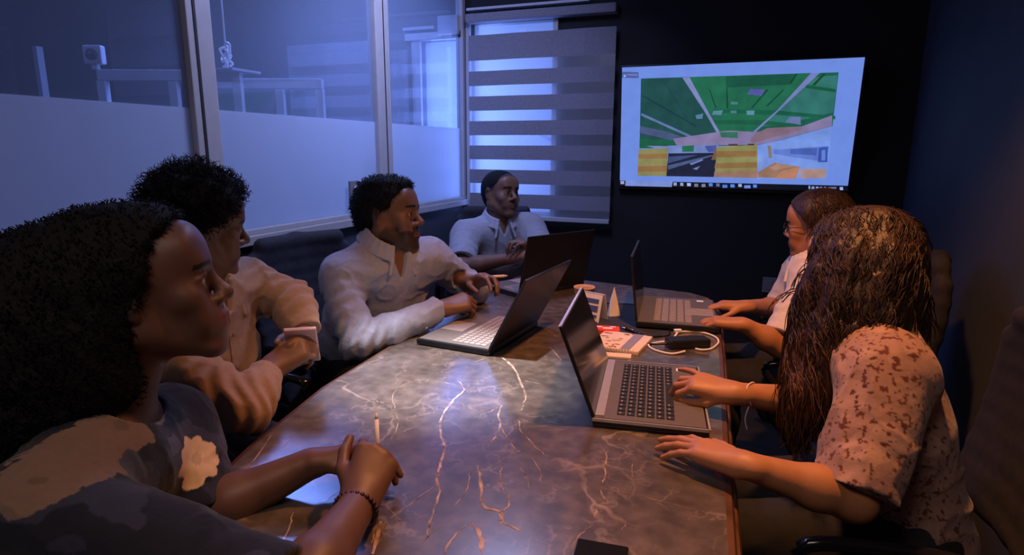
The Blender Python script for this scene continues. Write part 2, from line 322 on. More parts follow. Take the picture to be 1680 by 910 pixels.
# ------------------------------------------------------------------ helpers
def tag(o, label=None, cat=None, group=None, kind=None):
    if label: o['label'] = label
    if cat: o['category'] = cat
    if group: o['group'] = group
    if kind: o['kind'] = kind
    return o
def empty(name, loc=(0, 0, 0), rz=0, label=None, cat=None, group=None):
    o = bpy.data.objects.new(name, None); C.objects.link(o); o.location = loc; o.rotation_euler = (0, 0, rz); o.empty_display_size = .05
    return tag(o, label, cat, group)
class MB:
    def __init__(s): s.bm = bmesh.new(); s.mi = 0
    def _f(s, faces):
        for f in faces: f.material_index = s.mi
    def box(s, c, d, R=None, bev=0):
        r = bmesh.ops.create_cube(s.bm, size=1); vs = r['verts']
        Mx = Matrix.Translation(c) @ (R.to_4x4() if R else Matrix()) @ Matrix.Diagonal((*d, 1))
        bmesh.ops.transform(s.bm, matrix=Mx, verts=vs)
        fs = {f for v in vs for f in v.link_faces}; s._f(fs)
        if bev:
            es = list({e for v in vs for e in v.link_edges})
            rr = bmesh.ops.bevel(s.bm, geom=es, offset=bev, segments=2, affect='EDGES', profile=.6); s._f(rr['faces'])
        return s
    def span(s, lo, hi, bev=0):
        return s.box([(a+b)/2 for a, b in zip(lo, hi)], [abs(b-a) for a, b in zip(lo, hi)], bev=bev)
    def cyl(s, a, b, r, r2=None, n=20, cap=True):
        a = Vector(a); b = Vector(b); d = b-a
        q = d.to_track_quat('Z', 'Y').to_matrix().to_4x4()
        r_ = bmesh.ops.create_cone(s.bm, cap_ends=cap, segments=n, radius1=r, radius2=r if r2 is None else r2, depth=d.length)
        bmesh.ops.transform(s.bm, matrix=Matrix.Translation((a+b)/2) @ q, verts=r_['verts'])
        s._f({f for v in r_['verts'] for f in v.link_faces}); return s
    def tube(s, pts, r, n=8, closed=False):
        pts = [Vector(p) for p in pts]; rings = []; m = len(pts)
        for i, p in enumerate(pts):
            t = (pts[(i+1) % m]-pts[i-1]) if closed else (pts[min(i+1, m-1)]-pts[max(i-1, 0)])
            t.normalize(); a = t.orthogonal() if abs(t.z) > .95 else t.cross(Vector((0, 0, 1))); a.normalize(); b = t.cross(a)
            rr = r[i] if hasattr(r, '__len__') else r
            rings.append([s.bm.verts.new(p+(a*math.cos(k*2*PI/n)+b*math.sin(k*2*PI/n))*rr) for k in range(n)])
        for i in range(m if closed else m-1):
            A, B = rings[i], rings[(i+1) % m]
            for k in range(n): s._f([s.bm.faces.new((A[k], A[(k+1) % n], B[(k+1) % n], B[k]))])
        if not closed: s._f([s.bm.faces.new(rings[0][::-1]), s.bm.faces.new(rings[-1])])
        return s
    def prism(s, poly, z0, z1):
        lo = [s.bm.verts.new((x, y, z0)) for x, y in poly]; hi = [s.bm.verts.new((x, y, z1)) for x, y in poly]; n = len(poly)
        s._f([s.bm.faces.new(lo[::-1]), s.bm.faces.new(hi)])
        for i in range(n): s._f([s.bm.faces.new((lo[i], lo[(i+1) % n], hi[(i+1) % n], hi[i]))])
        return s
    def lathe(s, prof, c=(0, 0, 0), n=28):
        rings = [[s.bm.verts.new((c[0]+r*math.cos(k*2*PI/n), c[1]+r*math.sin(k*2*PI/n), c[2]+z)) for k in range(n)] for r, z in prof]
        for A, B in zip(rings, rings[1:]):
            for k in range(n): s._f([s.bm.faces.new((A[k], A[(k+1) % n], B[(k+1) % n], B[k]))])
        s._f([s.bm.faces.new(rings[0][::-1]), s.bm.faces.new(rings[-1])]); return s
    def quad(s, *p):
        s._f([s.bm.faces.new([s.bm.verts.new(q) for q in p])]); return s
    def build(s, name, mats, parent=None, smooth=False, loc=None):
        bmesh.ops.recalc_face_normals(s.bm, faces=s.bm.faces)
        me = bpy.data.meshes.new(name); s.bm.to_mesh(me); s.bm.free()
        for m in (mats if isinstance(mats, (list, tuple)) else [mats]): me.materials.append(m)
        o = bpy.data.objects.new(name, me); C.objects.link(o)
        if smooth:
            me.polygons.foreach_set('use_smooth', [True]*len(me.polygons))
        if parent: o.parent = parent
        if loc: o.location = loc
        return o
def smooth_path(pts, k=6):
    P = [Vector(p) for p in pts]; out = []
    for i in range(len(P)-1):
        p0 = P[max(i-1, 0)]; p1 = P[i]; p2 = P[i+1]; p3 = P[min(i+2, len(P)-1)]
        for j in range(k):
            t = j/k
            out.append(.5*((2*p1)+(p2-p0)*t+(2*p0-5*p1+4*p2-p3)*t*t+(3*p1-p0-3*p2+p3)*t**3))
    out.append(P[-1]); return out
def struct(o): o['kind'] = 'structure'; return o
def copy_tree(o, parent=None):
    c = o.copy(); C.objects.link(c)
    if parent: c.parent = parent
    for ch in list(o.children): copy_tree(ch, c)
    return c
# ------------------------------------------------------------------ room shell
XL, XR, YB, YF, H = -1.7, .745, 3.61, -.75, 2.5
OX = -6.6                                  # far side of the neighbouring office
def plain(name, lo, hi, m): return struct(MB().span(lo, hi).build(name, m))
plain('floor', (OX, YF-.1, -.05), (XR+.1, YB+.12, 0), M['floor'])
plain('ceiling', (OX, YF-.1, H), (XR+.1, YB+.12, H+.25), M['ceiling'])
plain('wall_right', (XR, YF-.1, 0), (XR+.1, YB+.12, H), M['wall_grey'])
plain('wall_front', (OX, YF-.1, 0), (XR, YF, H), M['wall_grey'])
plain('wall_far_left', (OX-.1, YF-.1, 0), (OX, YB+.12, H), M['wall_office'])
# back wall of the meeting room with its window opening
WX0, WX1, WZ0, WZ1 = -1.655, -1.125, .93, 2.07
b = MB()
for lo, hi in (((XL, YB, 0), (WX0, YB+.12, H)), ((WX1, YB, 0), (XR, YB+.12, H)), ((WX0, YB, 0), (WX1, YB+.12, WZ0)), ((WX0, YB, WZ1), (WX1, YB+.12, H))): b.span(lo, hi)
struct(b.build('wall_back', M['wall_dark']))
# back wall of the neighbouring office with a glazed door opening beside the partition
b = MB(); DX0, DX1, DZ1 = -2.0, -1.725, 1.985
for lo, hi in (((OX, YB, 0), (DX0, YB+.12, H)), ((DX1, YB, 0), (XL, YB+.12, H)), ((DX0, YB, DZ1), (DX1, YB+.12, H))): b.span(lo, hi)
struct(b.build('wall_back_office', M['wall_office']))
d = struct(empty('door_1', (-1.86, YB, 0)))
b = MB()
for lo, hi in (((DX0-.06, YB-.03, 0), (DX0, YB, DZ1)), ((DX1, YB-.03, 0), (DX1+.02, YB, DZ1)), ((DX0-.1, YB-.04, DZ1), (DX1+.02, YB, DZ1+.045))): b.span(lo, hi, .004)
f = b.build('door_frame', M['frame_white'], d); f.location = (1.86, -YB, 0)
g = MB().span((DX0, YB+.05, 0), (DX1, YB+.056, DZ1)).build('door_glass', M['glass_clear'], d); g.location = (1.86, -YB, 0)
m_ = MB().span((DX0-.10, YB-.06, DZ1+.06), (DX0+.12, YB-.02, DZ1+.078)).span((DX0+.15, YB-.07, DZ1+.02), (DX1+.01, YB-.02, DZ1+.13), .004).build('door_closer', M['frame_white'], d); m_.location = (1.86, -YB, 0)
w1 = struct(empty('window_1', (-1.39, YB, WZ0)))
b = MB()
for lo, hi in (((WX0-.03, YB-.02, WZ0-.03), (WX1+.03, YB, WZ0)), ((WX0-.03, YB-.02, WZ1), (WX1+.03, YB, WZ1+.03)), ((WX0-.03, YB-.02, WZ0), (WX0, YB, WZ1)), ((WX1, YB-.02, WZ0), (WX1+.03, YB, WZ1))): b.span(lo, hi, .003)
f = b.build('window_frame', M['frame_white'], w1); f.location = (1.39, -YB, -WZ0)
f = MB().span((WX0, YB+.05, WZ0), (WX1, YB+.056, WZ1)).build('window_pane', M['glass_clear'], w1); f.location = (1.39, -YB, -WZ0)
# outside the window: a slanting pale handrail against the daylight
hr = MB().tube([(-1.50, YB+.35, 1.45), (-1.36, YB+.35, 1.44), (-1.17, YB+.35, 1.35), (-.98, YB+.35, 1.26)], .012).build('handrail', M['frame_white'], w1, smooth=True); hr.location = (1.39, -YB, -WZ0)

# partition: lower panels, sill, frosted and clear glass between white mullions
PT = .04
struct(MB().span((XL-PT, YF, 0), (XL, YB, .97)).build('wall_left', M['panel_lower']))
sill = MB().span((XL-PT-.02, YF, .97), (XL+.028, YB, 1.005), .004).span((XL-PT, YF, 1.005), (XL+.01, YB, 1.025), .003).build('trim_1', M['frame_white']); struct(sill)
mull = [(-.55, -.49), (.38, .44), (1.545, 1.645), (2.615, 2.735), (3.57, 3.61)]
for i, (a, b_) in enumerate(mull):
    mb = MB().span((XL-PT, a, 1.025), (XL+.006, b_, H), .004)
    if i == 2: mb.mi = 1; mb.span((XL+.004, a+.026, 1.025), (XL+.0085, a+.036, H))
    if i == 3: mb.mi = 1; mb.span((XL+.004, a+.066, 1.025), (XL+.0085, a+.072, H))
    struct(mb.build('trim_%d' % (i+2), [M['frame_white'], M['gasket']]))
gaps = [(-.75, -.55), (-.49, .38), (.44, 1.545), (1.645, 2.615), (2.735, 3.57)]
for i, (a, b_) in enumerate(gaps):
    e = struct(empty('window_%d' % (i+2), (XL-.02, (a+b_)/2, 1.025)))
    o1 = MB().span((-.003, a-(a+b_)/2, 0), (.003, b_-(a+b_)/2, .422)).build('frosted_pane', M['glass_frost'], e)
    o2 = MB().span((-.003, a-(a+b_)/2, .422), (.003, b_-(a+b_)/2, H-1.025)).build('clear_pane', M['glass_clear'], e)
lk = empty('glass_lock', (XL+.004, 2.38, 1.12), 0, 'small grey rectangular lock plate on the frosted glass behind the bearded man', 'lock')
MB().box((.004, 0, .0), (.012, .06, .11), bev=.003).build('lock_plate', M['socket'], lk)
MB().cyl((.008, 0, .02), (.022, 0, .02), .012).build('lock_knob', M['chrome'], lk, True)

# ------------------------------------------------------------------ zebra blinds
def zebra(x0, x1, z0, z1, y, n, name, label, cassette=True, first_solid=.0, sheer_frac=.45, bottom=0):
    root = empty(name, ((x0+x1)/2, y, z0)); tag(root, label, 'blind', 'zebra blinds' if False else None)
    W = (x1-x0)/2; P = (z1-z0-first_solid-bottom)/n
    fb = MB(); q = 10; lv = [(0, 0)]
    if bottom: lv.append((bottom, 1))
    for k in range(n): a = bottom+k*P; lv += [(a+P*(1-sheer_frac), 0), (a+P, 1)]
    if first_solid: lv.append((z1-z0, 0))
    rows_ = [[fb.bm.verts.new((-W+2*W*i/q, .004*math.sin(i*1.3), z)) for i in range(q+1)] for z, _ in lv]
    for j in range(1, len(lv)):
        fb.mi = lv[j][1]
        for i in range(q): fb._f([fb.bm.faces.new((rows_[j-1][i], rows_[j-1][i+1], rows_[j][i+1], rows_[j][i]))])
    fb.build('striped_fabric', [M['blind_solid'], M['blind_sheer']], root)
    MB().span((-W, -.012, -.022), (W, .012, .004), .004).build('bottom_rail', M['frame_white'], root)
    if cassette: MB().span((-W-.01, -.05, z1-z0), (W+.01, .03, z1-z0+.075), .01).build('head_box', M['white_metal'], root)
    return root
zebra(-1.645, -.745, .915, 1.99, YB-.06, 6, 'zebra_blind', 'striped zebra blind over the bright window beside the television', False, .145, .42, .05)
hb = empty('blind_head_rail', (-1.2, YB-.04, 2.06), 0, 'long pale head rail above the striped blind beside the television', 'rail')
MB().span((-.455, -.05, .0), (.455, .03, .05), .01).build('rail_cover', M['blind_solid'], hb)
MB().span((-.455, -.03, .07), (.30, .03, .085), .003).build('rail_lip', M['white_metal'], hb)
for i, (x0, x1, z0, z1, n, lab) in enumerate(((-3.0, -2.2, 1.18, 2.0, 6, 'striped blind in the next office just left of the bright glazed door'),
        (-2.19, -2.065, 1.42, 1.93, 3, 'narrow strip of striped blind right against the bright door frame in the next office'),
        (-4.7, -3.75, 1.5, 2.35, 4, 'dim striped blind in the next office above the leftmost desk frame'),
        (-6.5, -5.85, 1.6, 2.3, 4, 'dim striped blind at the far left edge of the next office'))):
    zebra(x0, x1, z0, z1, YB-.07, n, 'zebra_blind', lab, False)

# ------------------------------------------------------------------ neighbouring office
def desk_frame(a, b, z, label, shelf=True, legs=(0, .5, 1), depth=.5):
    a = Vector((*a, 0)); b = Vector((*b, 0)); d = (b-a); L_ = d.length; ang = math.atan2(d.y, d.x)
    root = empty('office_partition', a, ang, label, 'partition')
    MB().span((0, -.02, z-.03), (L_, .02, z+.02), .004).build('top_rail', M['white_metal'], root)
    for t in legs: MB().span((L_*t-.02, -.018, 0), (L_*t+.02, .018, z-.03), .003).build('post', M['white_metal'], root)
    MB().span((0.02, -.006, .35), (L_-.02, .006, z-.32)).build('felt_panel', M['dark_panel'], root)
    MB().span((0, -.01, z-.33), (L_, .01, z-.29)).build('lower_rail', M['white_metal'], root)
    return root
desk_frame((-2.92, 2.13), (-2.29, 2.374), 1.66, 'white metal desk frame behind the glass, nearer the left picture edge', legs=(.02, .52, .97))
desk_frame((-2.60, 2.475), (-2.06, 2.68), 1.645, 'white metal desk frame behind the glass, nearer the bright door', legs=(.25, .62, .97))
sh = MB().span((-2.47, 2.28, 1.67), (-2.25, 2.46, 1.682), .003).build('small_shelf', M['white_metal']); tag(sh, 'small white shelf on the desk frame under the hanging cord', 'shelf')
cr = empty('hanging_cord', (-2.36, 2.36, 1.684), 0, 'white knotted cord ornament hanging above the small office shelf', 'ornament')
MB().tube([(0, 0, .12), (.0, 0, .5), (-.012, 0, .81)], .0045).build('cord', M['cable_white'], cr, True)
kb = MB()
for k in range(9):
    a = k*1.9; kb.tube(smooth_path([(0, 0, .12-.01*k), (.025*math.cos(a), .025*math.sin(a), .115-.012*k), (.012*math.cos(a+1), .02*math.sin(a+1), .07-.007*k)], 4), .006)
kb.cyl((0, 0, 0), (0, 0, .08), .008); kb.build('knot', M['cable_white'], cr, True)
wc = empty('wall_camera', (-2.92, 2.12, 1.68), .4, 'small square white camera at the end of the left desk frame', 'camera')
MB().box((0, 0, .065), (.085, .04, .085), bev=.008).span((-.012, -.012, 0), (.012, .012, .03)).build('camera_body', M['white_metal'], wc)
MB().cyl((0, -.02, .065), (0, -.03, .065), .026).build('lens', M['black_gloss'], wc, True)
pl = MB().span((-4.35, 2.75, 0), (-4.31, 2.79, 1.95)).build('office_post', M['white_metal']); tag(pl, 'pale upright post far left in the next office', 'post')

# ------------------------------------------------------------------ ceiling fixtures: warm downlight, and housings added for the fill lamps
def downlight(x, y, r, label, sq=0, z=H):
    e = empty('ceiling_light', (x, y, z), 0, label, 'ceiling light')
    if sq:
        MB().span((-sq-.03, -sq-.03, -.02), (-sq, sq+.03, 0)).span((sq, -sq-.03, -.02), (sq+.03, sq+.03, 0)).span((-sq, -sq-.03, -.02), (sq, -sq, 0)).span((-sq, sq, -.02), (sq, sq+.03, 0)).build('frame', M['frame_white'], e)
        MB().span((-sq, -sq, -.008), (sq, sq, 0)).build('diffuser', M['lamp_diffuser'], e)
    else:
        MB().lathe([(r+.02, -.012), (r+.025, -.006), (r+.025, 0), (r, 0), (r, -.012)]).build('ring', M['frame_white'], e, True)
        MB().cyl((0, 0, -.006), (0, 0, 0), r-.002).build('diffuser', M['lamp_diffuser'], e)
    return e
downlight(-.03, 1.34, .06, 'round warm downlight over the right side of the table')
downlight(-.98, 2.3, 0, 'added unseen square cool fill panel over the far end of the meeting table', .22)
downlight(-.68, 1.34, .05, 'added unseen round white glare spot over the left side of the table')
downlight(-.3, -.2, 0, 'added unseen square dim fill panel over the near end of the meeting room', .27)
downlight(-2.6, 2.7, 0, 'added unseen square cool fill panel in the next office near the glazed door', .32, H)
downlight(-3.6, 1.2, 0, 'added unseen square cool fill panel deeper in the next office', .32, H)
for o in SC.objects:
    if o.type == 'LIGHT' and o.name.startswith('office_panel'): o.location.z = 2.47

# ------------------------------------------------------------------ television
tv = empty('television', (-.107, 3.53, 1.10), 0, 'large flat wall television showing a green roofed warehouse photo', 'television')
TW, TH = 1.175, .66; tilt = Matrix.Rotation(math.radians(6), 3, 'X'); tvc = Vector((0, 0, .335))
bz = MB().box(tvc+tilt @ Vector((0, .022, 0)), (TW+.02, .035, TH+.02), tilt, .004); bz.build('casing', M['black_plastic'], tv)
MB().box((0, .05, .335), (.4, .055, .3)).build('wall_bracket', M['black_plastic'], tv)
sb = MB(); cols = []; mats_ = []
for i, (c_, poly) in enumerate(SCREEN):
    if c_ not in cols:
        cols.append(c_); mm = bpy.data.materials.new('display_colour'); mm.use_nodes = True
        B_ = mm.node_tree.nodes['Principled BSDF']; B_.inputs['Base Color'].default_value = (.005, .005, .006, 1); B_.inputs['Roughness'].default_value = .25
        n_ = mm.node_tree.nodes.new('ShaderNodeTexNoise'); n_.inputs['Scale'].default_value = 14; n_.inputs['Detail'].default_value = 3
        tcn = mm.node_tree.nodes.new('ShaderNodeTexCoord'); mm.node_tree.links.new(tcn.outputs['Object'], n_.inputs['Vector'])
        mr_ = mm.node_tree.nodes.new('ShaderNodeMapRange'); mr_.inputs[1].default_value = .3; mr_.inputs[2].default_value = .7
        am = .04 if i in (0,) else .16
        mr_.inputs[3].default_value = 1-am; mr_.inputs[4].default_value = 1+am
        mm.node_tree.links.new(n_.outputs['Fac'], mr_.inputs[0]); mm.node_tree.links.new(mr_.outputs[0], B_.inputs['Emission Strength'])
        B_.inputs['Emission Color'].default_value = (*lin(c_), 1)
        mats_.append(mm)
    sb.mi = cols.index(c_); dy = -.0005-.00008*i
    sb.quad(*[tvc+tilt @ Vector(((u-.5)*TW, dy+.004, (v-.5)*TH)) for u, v in poly])
scr = sb.build('screen', mats_, tv)
sk = empty('wall_socket', (.183, YB-.002, .59), 0, 'grey double socket plate low on the dark wall under the television', 'socket')
MB().box((0, -.006, 0), (.125, .012, .085), bev=.003).build('plate', M['socket'], sk)
for s_ in (-1, 1): MB().box((s_*.03, -.013, 0), (.035, .004, .05), bev=.001).build('outlet', M['socket'], sk)

# ------------------------------------------------------------------ conference table
TZ = .75
poly = [(-.62, .12), (-.76, .5), (-.865, .85), (-.925, 1.15), (-.945, 1.5), (-.95, 2.0), (-.95, 2.58), (-.90, 2.64), (-.70, 2.61), (-.19, 2.53), (-.12, 2.47), (-.085, 2.38), (-.073, 2.3), (-.035, 1.7), (-.010, 1.27), (.015, .85), (.04, .35), (.03, .15), (-.03, .1)]
table = empty('conference_table', (-.45, 1.3, 0), 0, 'long dark marble topped conference table with wooden edge moulding', 'table')
def off(p): return (p[0]+.45, p[1]-1.3)
tp = MB(); inner = poly
tp.prism([off(p) for p in inner], TZ-.03, TZ)
tp.mi = 1
def ribbon(pts, w):
    pts = smooth_path([Vector((*off(p), TZ+.0004)) for p in pts], 5); n = len(pts); L_, R_ = [], []
    for i, p in enumerate(pts):
        t = (pts[min(i+1, n-1)]-pts[max(i-1, 0)]).normalized(); nrm = Vector((-t.y, t.x, 0))
        e = min(i, n-1-i)/n; ww = w*.00062*(.35+1.5*min(.5, e*2)+random.uniform(-.35, .5))
        p = p+nrm*random.uniform(-1, 1)*.0018
        L_.append(tp.bm.verts.new(p+nrm*ww)); R_.append(tp.bm.verts.new(p-nrm*ww*random.uniform(.4, 1)))
    for i in range(n-1): tp._f([tp.bm.faces.new((R_[i], R_[i+1], L_[i+1], L_[i]))])
for w_, P_ in VEINS: ribbon(P_, w_)
random.seed(11)
for k in range(60):      # short broken veinlets
    x = random.uniform(-.85, -.12); y = random.uniform(.65, 2.2); a = random.gauss(1.5, .5); L0 = random.uniform(.015, .06)
    ribbon([(x, y), (x+L0*.5*math.cos(a)+random.uniform(-.006, .006), y+L0*.5*math.sin(a)), (x+L0*math.cos(a), y+L0*math.sin(a))], random.uniform(.5, 1.6))
tp.build('tabletop', [M['marble'], M['vein']], table)
# stepped moulding round the edge
def offset(poly, d):
    out = []; n = len(poly)
    for i in range(n):
        a, b, c = Vector(poly[i-1]), Vector(poly[i]), Vector(poly[(i+1) % n])
        n1 = (b-a).normalized(); n2 = (c-b).normalized(); nn = Vector((-(n1.y+n2.y), n1.x+n2.x)).normalized()
        out.append(tuple(b+nn*d))
    return out
ed = MB(); prof = [(.0, 0), (.010, -.002), (.014, -.010), (.010, -.018), (.020, -.022), (.024, -.032), (.018, -.042), (.026, -.048), (.022, -.066), (-.01, -.07)]
area = sum(poly[i-1][0]*poly[i][1]-poly[i][0]*poly[i-1][1] for i in range(len(poly)))
sg = 1 if area < 0 else -1
rings = []
for o_, z in prof:
    rings.append([ed.bm.verts.new((*off(p), TZ+z)) for p in offset(poly, sg*o_)])
for A, B in zip(rings, rings[1:]):
    for k in range(len(A)): ed._f([ed.bm.faces.new((A[k], A[(k+1) % len(A)], B[(k+1) % len(A)], B[k]))])
ed.build('edge_moulding', M['wood_edge'], table)
for y_ in (-.72, .82):
    MB().span((-.28, y_-.05, 0), (.22, y_+.05, .69), .01).build('pedestal', M['wood_edge'], table)
MB().span((-.02, -.7, .15), (.02, .8, .5)).build('modesty_panel', M['wood_edge'], table)

# ------------------------------------------------------------------ laptops
def laptop(name, label, hinge_a, hinge_b, side, depth, lid, angle, shell, deck, keys, lidmat, z=TZ+.002, trim=None, legend=False, rows=6, cols=15, kx=(.06, .94), ky=(.10, .56), pad=(.34, .62), sticker=True):
    """hinge from a to b, base to the `side` (+1 = right of a->b); local frame: x along hinge, y from hinge to front edge"""
    a = Vector((*hinge_a, z)); b = Vector((*hinge_b, z)); W = (b-a).length
    ux = (b-a)/W; uy = Vector((ux.y, -ux.x, 0))*side
    root = empty(name, a, 0, label, 'laptop')
    def T(x, y, zz): return ux*x+uy*y+Vector((0, 0, zz))
    R = Matrix((ux, uy, ux.cross(uy))).transposed()
    if R.determinant() < 0: R = Matrix((ux, uy, -ux.cross(uy))).transposed()
    def bx(mb, x0, x1, y0, y1, z0, z1, bev=0): mb.box(T((x0+x1)/2, (y0+y1)/2, (z0+z1)/2), (x1-x0, y1-y0, z1-z0), R, bev)
    mb = MB(); bx(mb, 0, W, 0, depth, 0, .017, .004); mb.build('base', shell, root)
    mb = MB(); bx(mb, .006, W-.006, .004, depth-.006, .0165, .0182); mb.build('deck', deck, root)
    kb = MB(); lg = MB()
    kx0, kx1, ky0, ky1 = kx[0]*W, kx[1]*W, ky[0]*depth, ky[1]*depth
    cw = (kx1-kx0)/cols; ch = (ky1-ky0)/rows
    for r in range(rows):
        c_ = 0
        while c_ < cols:
            wd = 5 if (r == rows-1 and c_ == 4) else 1
            x0 = kx0+c_*cw; x1 = kx0+(c_+wd)*cw
            bx(kb, x0+cw*.09, x1-cw*.09, ky0+r*ch+ch*.09, ky0+(r+1)*ch-ch*.09, .018, .0198)
            if legend and wd == 1: bx(lg, x0+cw*.35, x0+cw*.62, ky0+r*ch+ch*.3, ky0+r*ch+ch*.52, .0198, .02)
            c_ += wd
    kb.build('keyboard', keys, root)
    if legend: lg.build('key_legends', M['key_legend'], root)
    mb = MB(); bx(mb, pad[0]*W, pad[1]*W, .64*depth, .95*depth, .018, .0187); mb.build('trackpad', keys if not legend else M['laptop_grey'], root)
    if sticker:
        mb = MB(); bx(mb, .87*W, .925*W, .76*depth, .85*depth, .0183, .0189); mb.build('sticker', M['sticker'], root)
    if trim:
        mb = MB(); bx(mb, .03*W, .97*W, .004, .024, .0182, .022, .001); mb.build('hinge_bar', trim, root)
        mb = MB(); bx(mb, -.0015, W+.0015, depth-.002, depth+.002, .012, .0185); bx(mb, -.0015, .002, 0, depth, .012, .0185); bx(mb, W-.002, W+.0015, 0, depth, .012, .0185); mb.build('edge_trim', trim, root)
    # lid
    th = math.radians(angle-90); lu = (Vector((0, 0, 1))*math.cos(th)-uy*math.sin(th)); ln = ux.cross(lu)
    if ln.dot(uy) < 0: ln = -ln            # towards the user
    RL = Matrix((ux, lu, ux.cross(lu))).transposed()
    h0 = T(0, .006, .019)
    def lb(mb, x0, x1, u0, u1, n0, n1, bev=0): mb.box(h0+ux*(x0+x1)/2+lu*(u0+u1)/2+ln*(n0+n1)/2, (x1-x0, u1-u0, n1-n0), RL, bev)
    mb = MB(); lb(mb, 0, W, 0, lid, -.008, -.001, .003); L_ = mb.build('lid', lidmat, root)
    mb = MB(); lb(mb, .004, W-.004, .006, lid-.004, -.001, .0); mb.build('display', M['screen_off'], L_)
    if trim:
        mb = MB(); lb(mb, 0, W, lid-.001, lid+.0012, -.008, -.001); mb.build('lid_edge', trim, L_)
    return root
lapD = laptop('laptop', 'dark laptop with silver trim under the hands of the long-haired woman', (-.266, 1.173), (-.317, 1.546), 1, .236, .208, 111, M['laptop_dark'], M['laptop_grey'], M['key_dark'], M['laptop_dark'], trim=M['laptop_silver'], legend=True, kx=(.07, .93), ky=(.2, .72), pad=(.30, .60))
lapA = laptop('laptop', 'open dark laptop in front of the bearded man with the pen', (-.640, 1.500), (-.612, 1.845), -1, .245, .24, 118, M['laptop_dark'], M['laptop_grey'], M['key_mid'], M['laptop_dark'], sticker=False)
lapB = laptop('laptop', 'open dark laptop at the far left, before the man in the polo shirt', (-.80, 2.17), (-.62, 2.49), -1, .23, .235, 103, M['laptop_dark'], M['laptop_grey'], M['key_mid'], M['laptop_dark'], sticker=False)
lapC = laptop('laptop', 'open laptop at the far right of the table, by the woman in spectacles', (-.305, 1.93), (-.345, 2.31), 1, .262, .215, 97, M['laptop_dark'], M['laptop_grey'], M['key_mid'], M['laptop_dark'], cols=16, rows=5, z=TZ+.006, kx=(.08, .9), ky=(.2, .68), pad=(.35, .6))
# reposition sticker-like marks are part of each laptop

# ------------------------------------------------------------------ things on the table
cup = empty('paper_cup', (-.525, 2.113, TZ), 0, 'pale brown paper cup behind the standing table card', 'cup')
MB().lathe([(.027, 0), (.028, .002), (.037, .078), (.039, .08), (.039, .084), (.036, .084), (.034, .07), (.026, .006)]).build('cup_wall', M['cup'], cup, True)
cal = empty('desk_calendar', (-.462, 1.99, TZ), math.radians(-20), 'small standing tent card with blue bands, beside the paper cup', 'calendar')
cb = MB(); cb.box((0, -.018, .046), (.085, .003, .095), Matrix.Rotation(math.radians(-14), 3, 'X')); cb.box((0, .018, .046), (.085, .003, .095), Matrix.Rotation(math.radians(14), 3, 'X')); cb.build('card', M['paper'], cal)
cb = MB()
for zz, hh in ((.07, .014), (.045, .02), (.02, .010)): cb.box((.002, -.0205-(.046-zz)*.25, zz), (.06, .002, hh), Matrix.Rotation(math.radians(-14), 3, 'X'))
cb.build('print', M['blue_print'], cal)
tis = empty('folded_napkin', (-.405, 2.06, TZ), .5, 'pointed white folded napkin standing right of the tent card', 'napkin')
nb = MB(); v = [(-.02, -.015, 0), (.022, -.012, 0), (.018, .018, 0), (-.018, .014, 0), (0, 0, .105), (.012, -.004, .055), (-.011, .005, .06)]
vv = [nb.bm.verts.new(p) for p in v]
for f_ in ((0, 1, 5), (1, 2, 5), (0, 5, 4), (5, 2, 4), (2, 3, 6), (3, 0, 6), (2, 6, 4), (6, 0, 4), (3, 2, 1, 0)): nb.bm.faces.new([vv[i] for i in f_])
nb.build('napkin_fold', M['paper'], tis)
rb = empty('red_packet', (-.40, 1.85, TZ), math.radians(12), 'flat red packet with white marks beyond the spiral notebook', 'packet')
MB().box((0, 0, .008), (.115, .05, .016), bev=.003).build('packet_body', M['red_card'], rb)
MB().box((.02, -.006, .0163), (.03, .014, .001)).box((-.008, .006, .0163), (.022, .010, .001)).box((.036, .012, .0163), (.018, .008, .001)).build('packet_marks', M['paper'], rb)
nbk = empty('spiral_notebook', (-.318, 1.752, TZ), math.radians(-6), 'cream patterned spiral notebook with a grey band in the middle of the table', 'notebook')
nb = MB().box((0, 0, .006), (.15, .165, .012), bev=.002); nb.mi = 1; random.seed(3)
for i in range(26):
    x = random.uniform(-.068, .03); y = random.uniform(-.075, .075)
    nb.box((x, y, .0123), (random.uniform(.006, .016), random.uniform(.004, .009), .0005), Matrix.Rotation(random.uniform(-.4, .4), 3, 'Z'))
nb.build('cover', [M['box_cream'], M['brown_print']], nbk)
MB().box((.034, 0, .0124), (.028, .163, .0007)).build('band', M['grey_print'], nbk)
nb = MB()
for i in range(17):
    x = -.068+i*.0085
    nb.tube([(x, -.0825+.005*math.cos(a), .007+.007*math.sin(a)) for a in [j*2*PI/8 for j in range(8)]], .0011, 5, True)
nb.build('spiral', M['cable_white'], nbk, True)
er = empty('small_carton', (-.300, 1.600, TZ), math.radians(8), 'small cream carton lying between the notebook and the nearest laptop', 'carton')
MB().box((0, 0, .009), (.078, .034, .018), bev=.0015).build('carton_body', M['box_cream'], er)
MB().box((0, -.0172, .009), (.06, .0006, .008)).build('carton_print', M['grey_print'], er)
pen = empty('ballpoint_pen', (-.285, 1.86, TZ+.006), math.radians(-38), 'dark pen lying between the red packet and the far laptop', 'pen')
MB().cyl((-.06, 0, 0), (.05, 0, 0), .0045).build('barrel', M['black_gloss'], pen, True)
MB().cyl((-.085, 0, 0), (-.06, 0, 0), .0012, .0045).box((-.04, 0, .0055), (.035, .003, .0015)).build('clip', M['chrome'], pen, True)
sl = empty('laptop_sleeve', (-.345, 2.06, TZ), math.radians(8), 'dark rounded zip sleeve partly under the far right laptop', 'sleeve')
ps = []
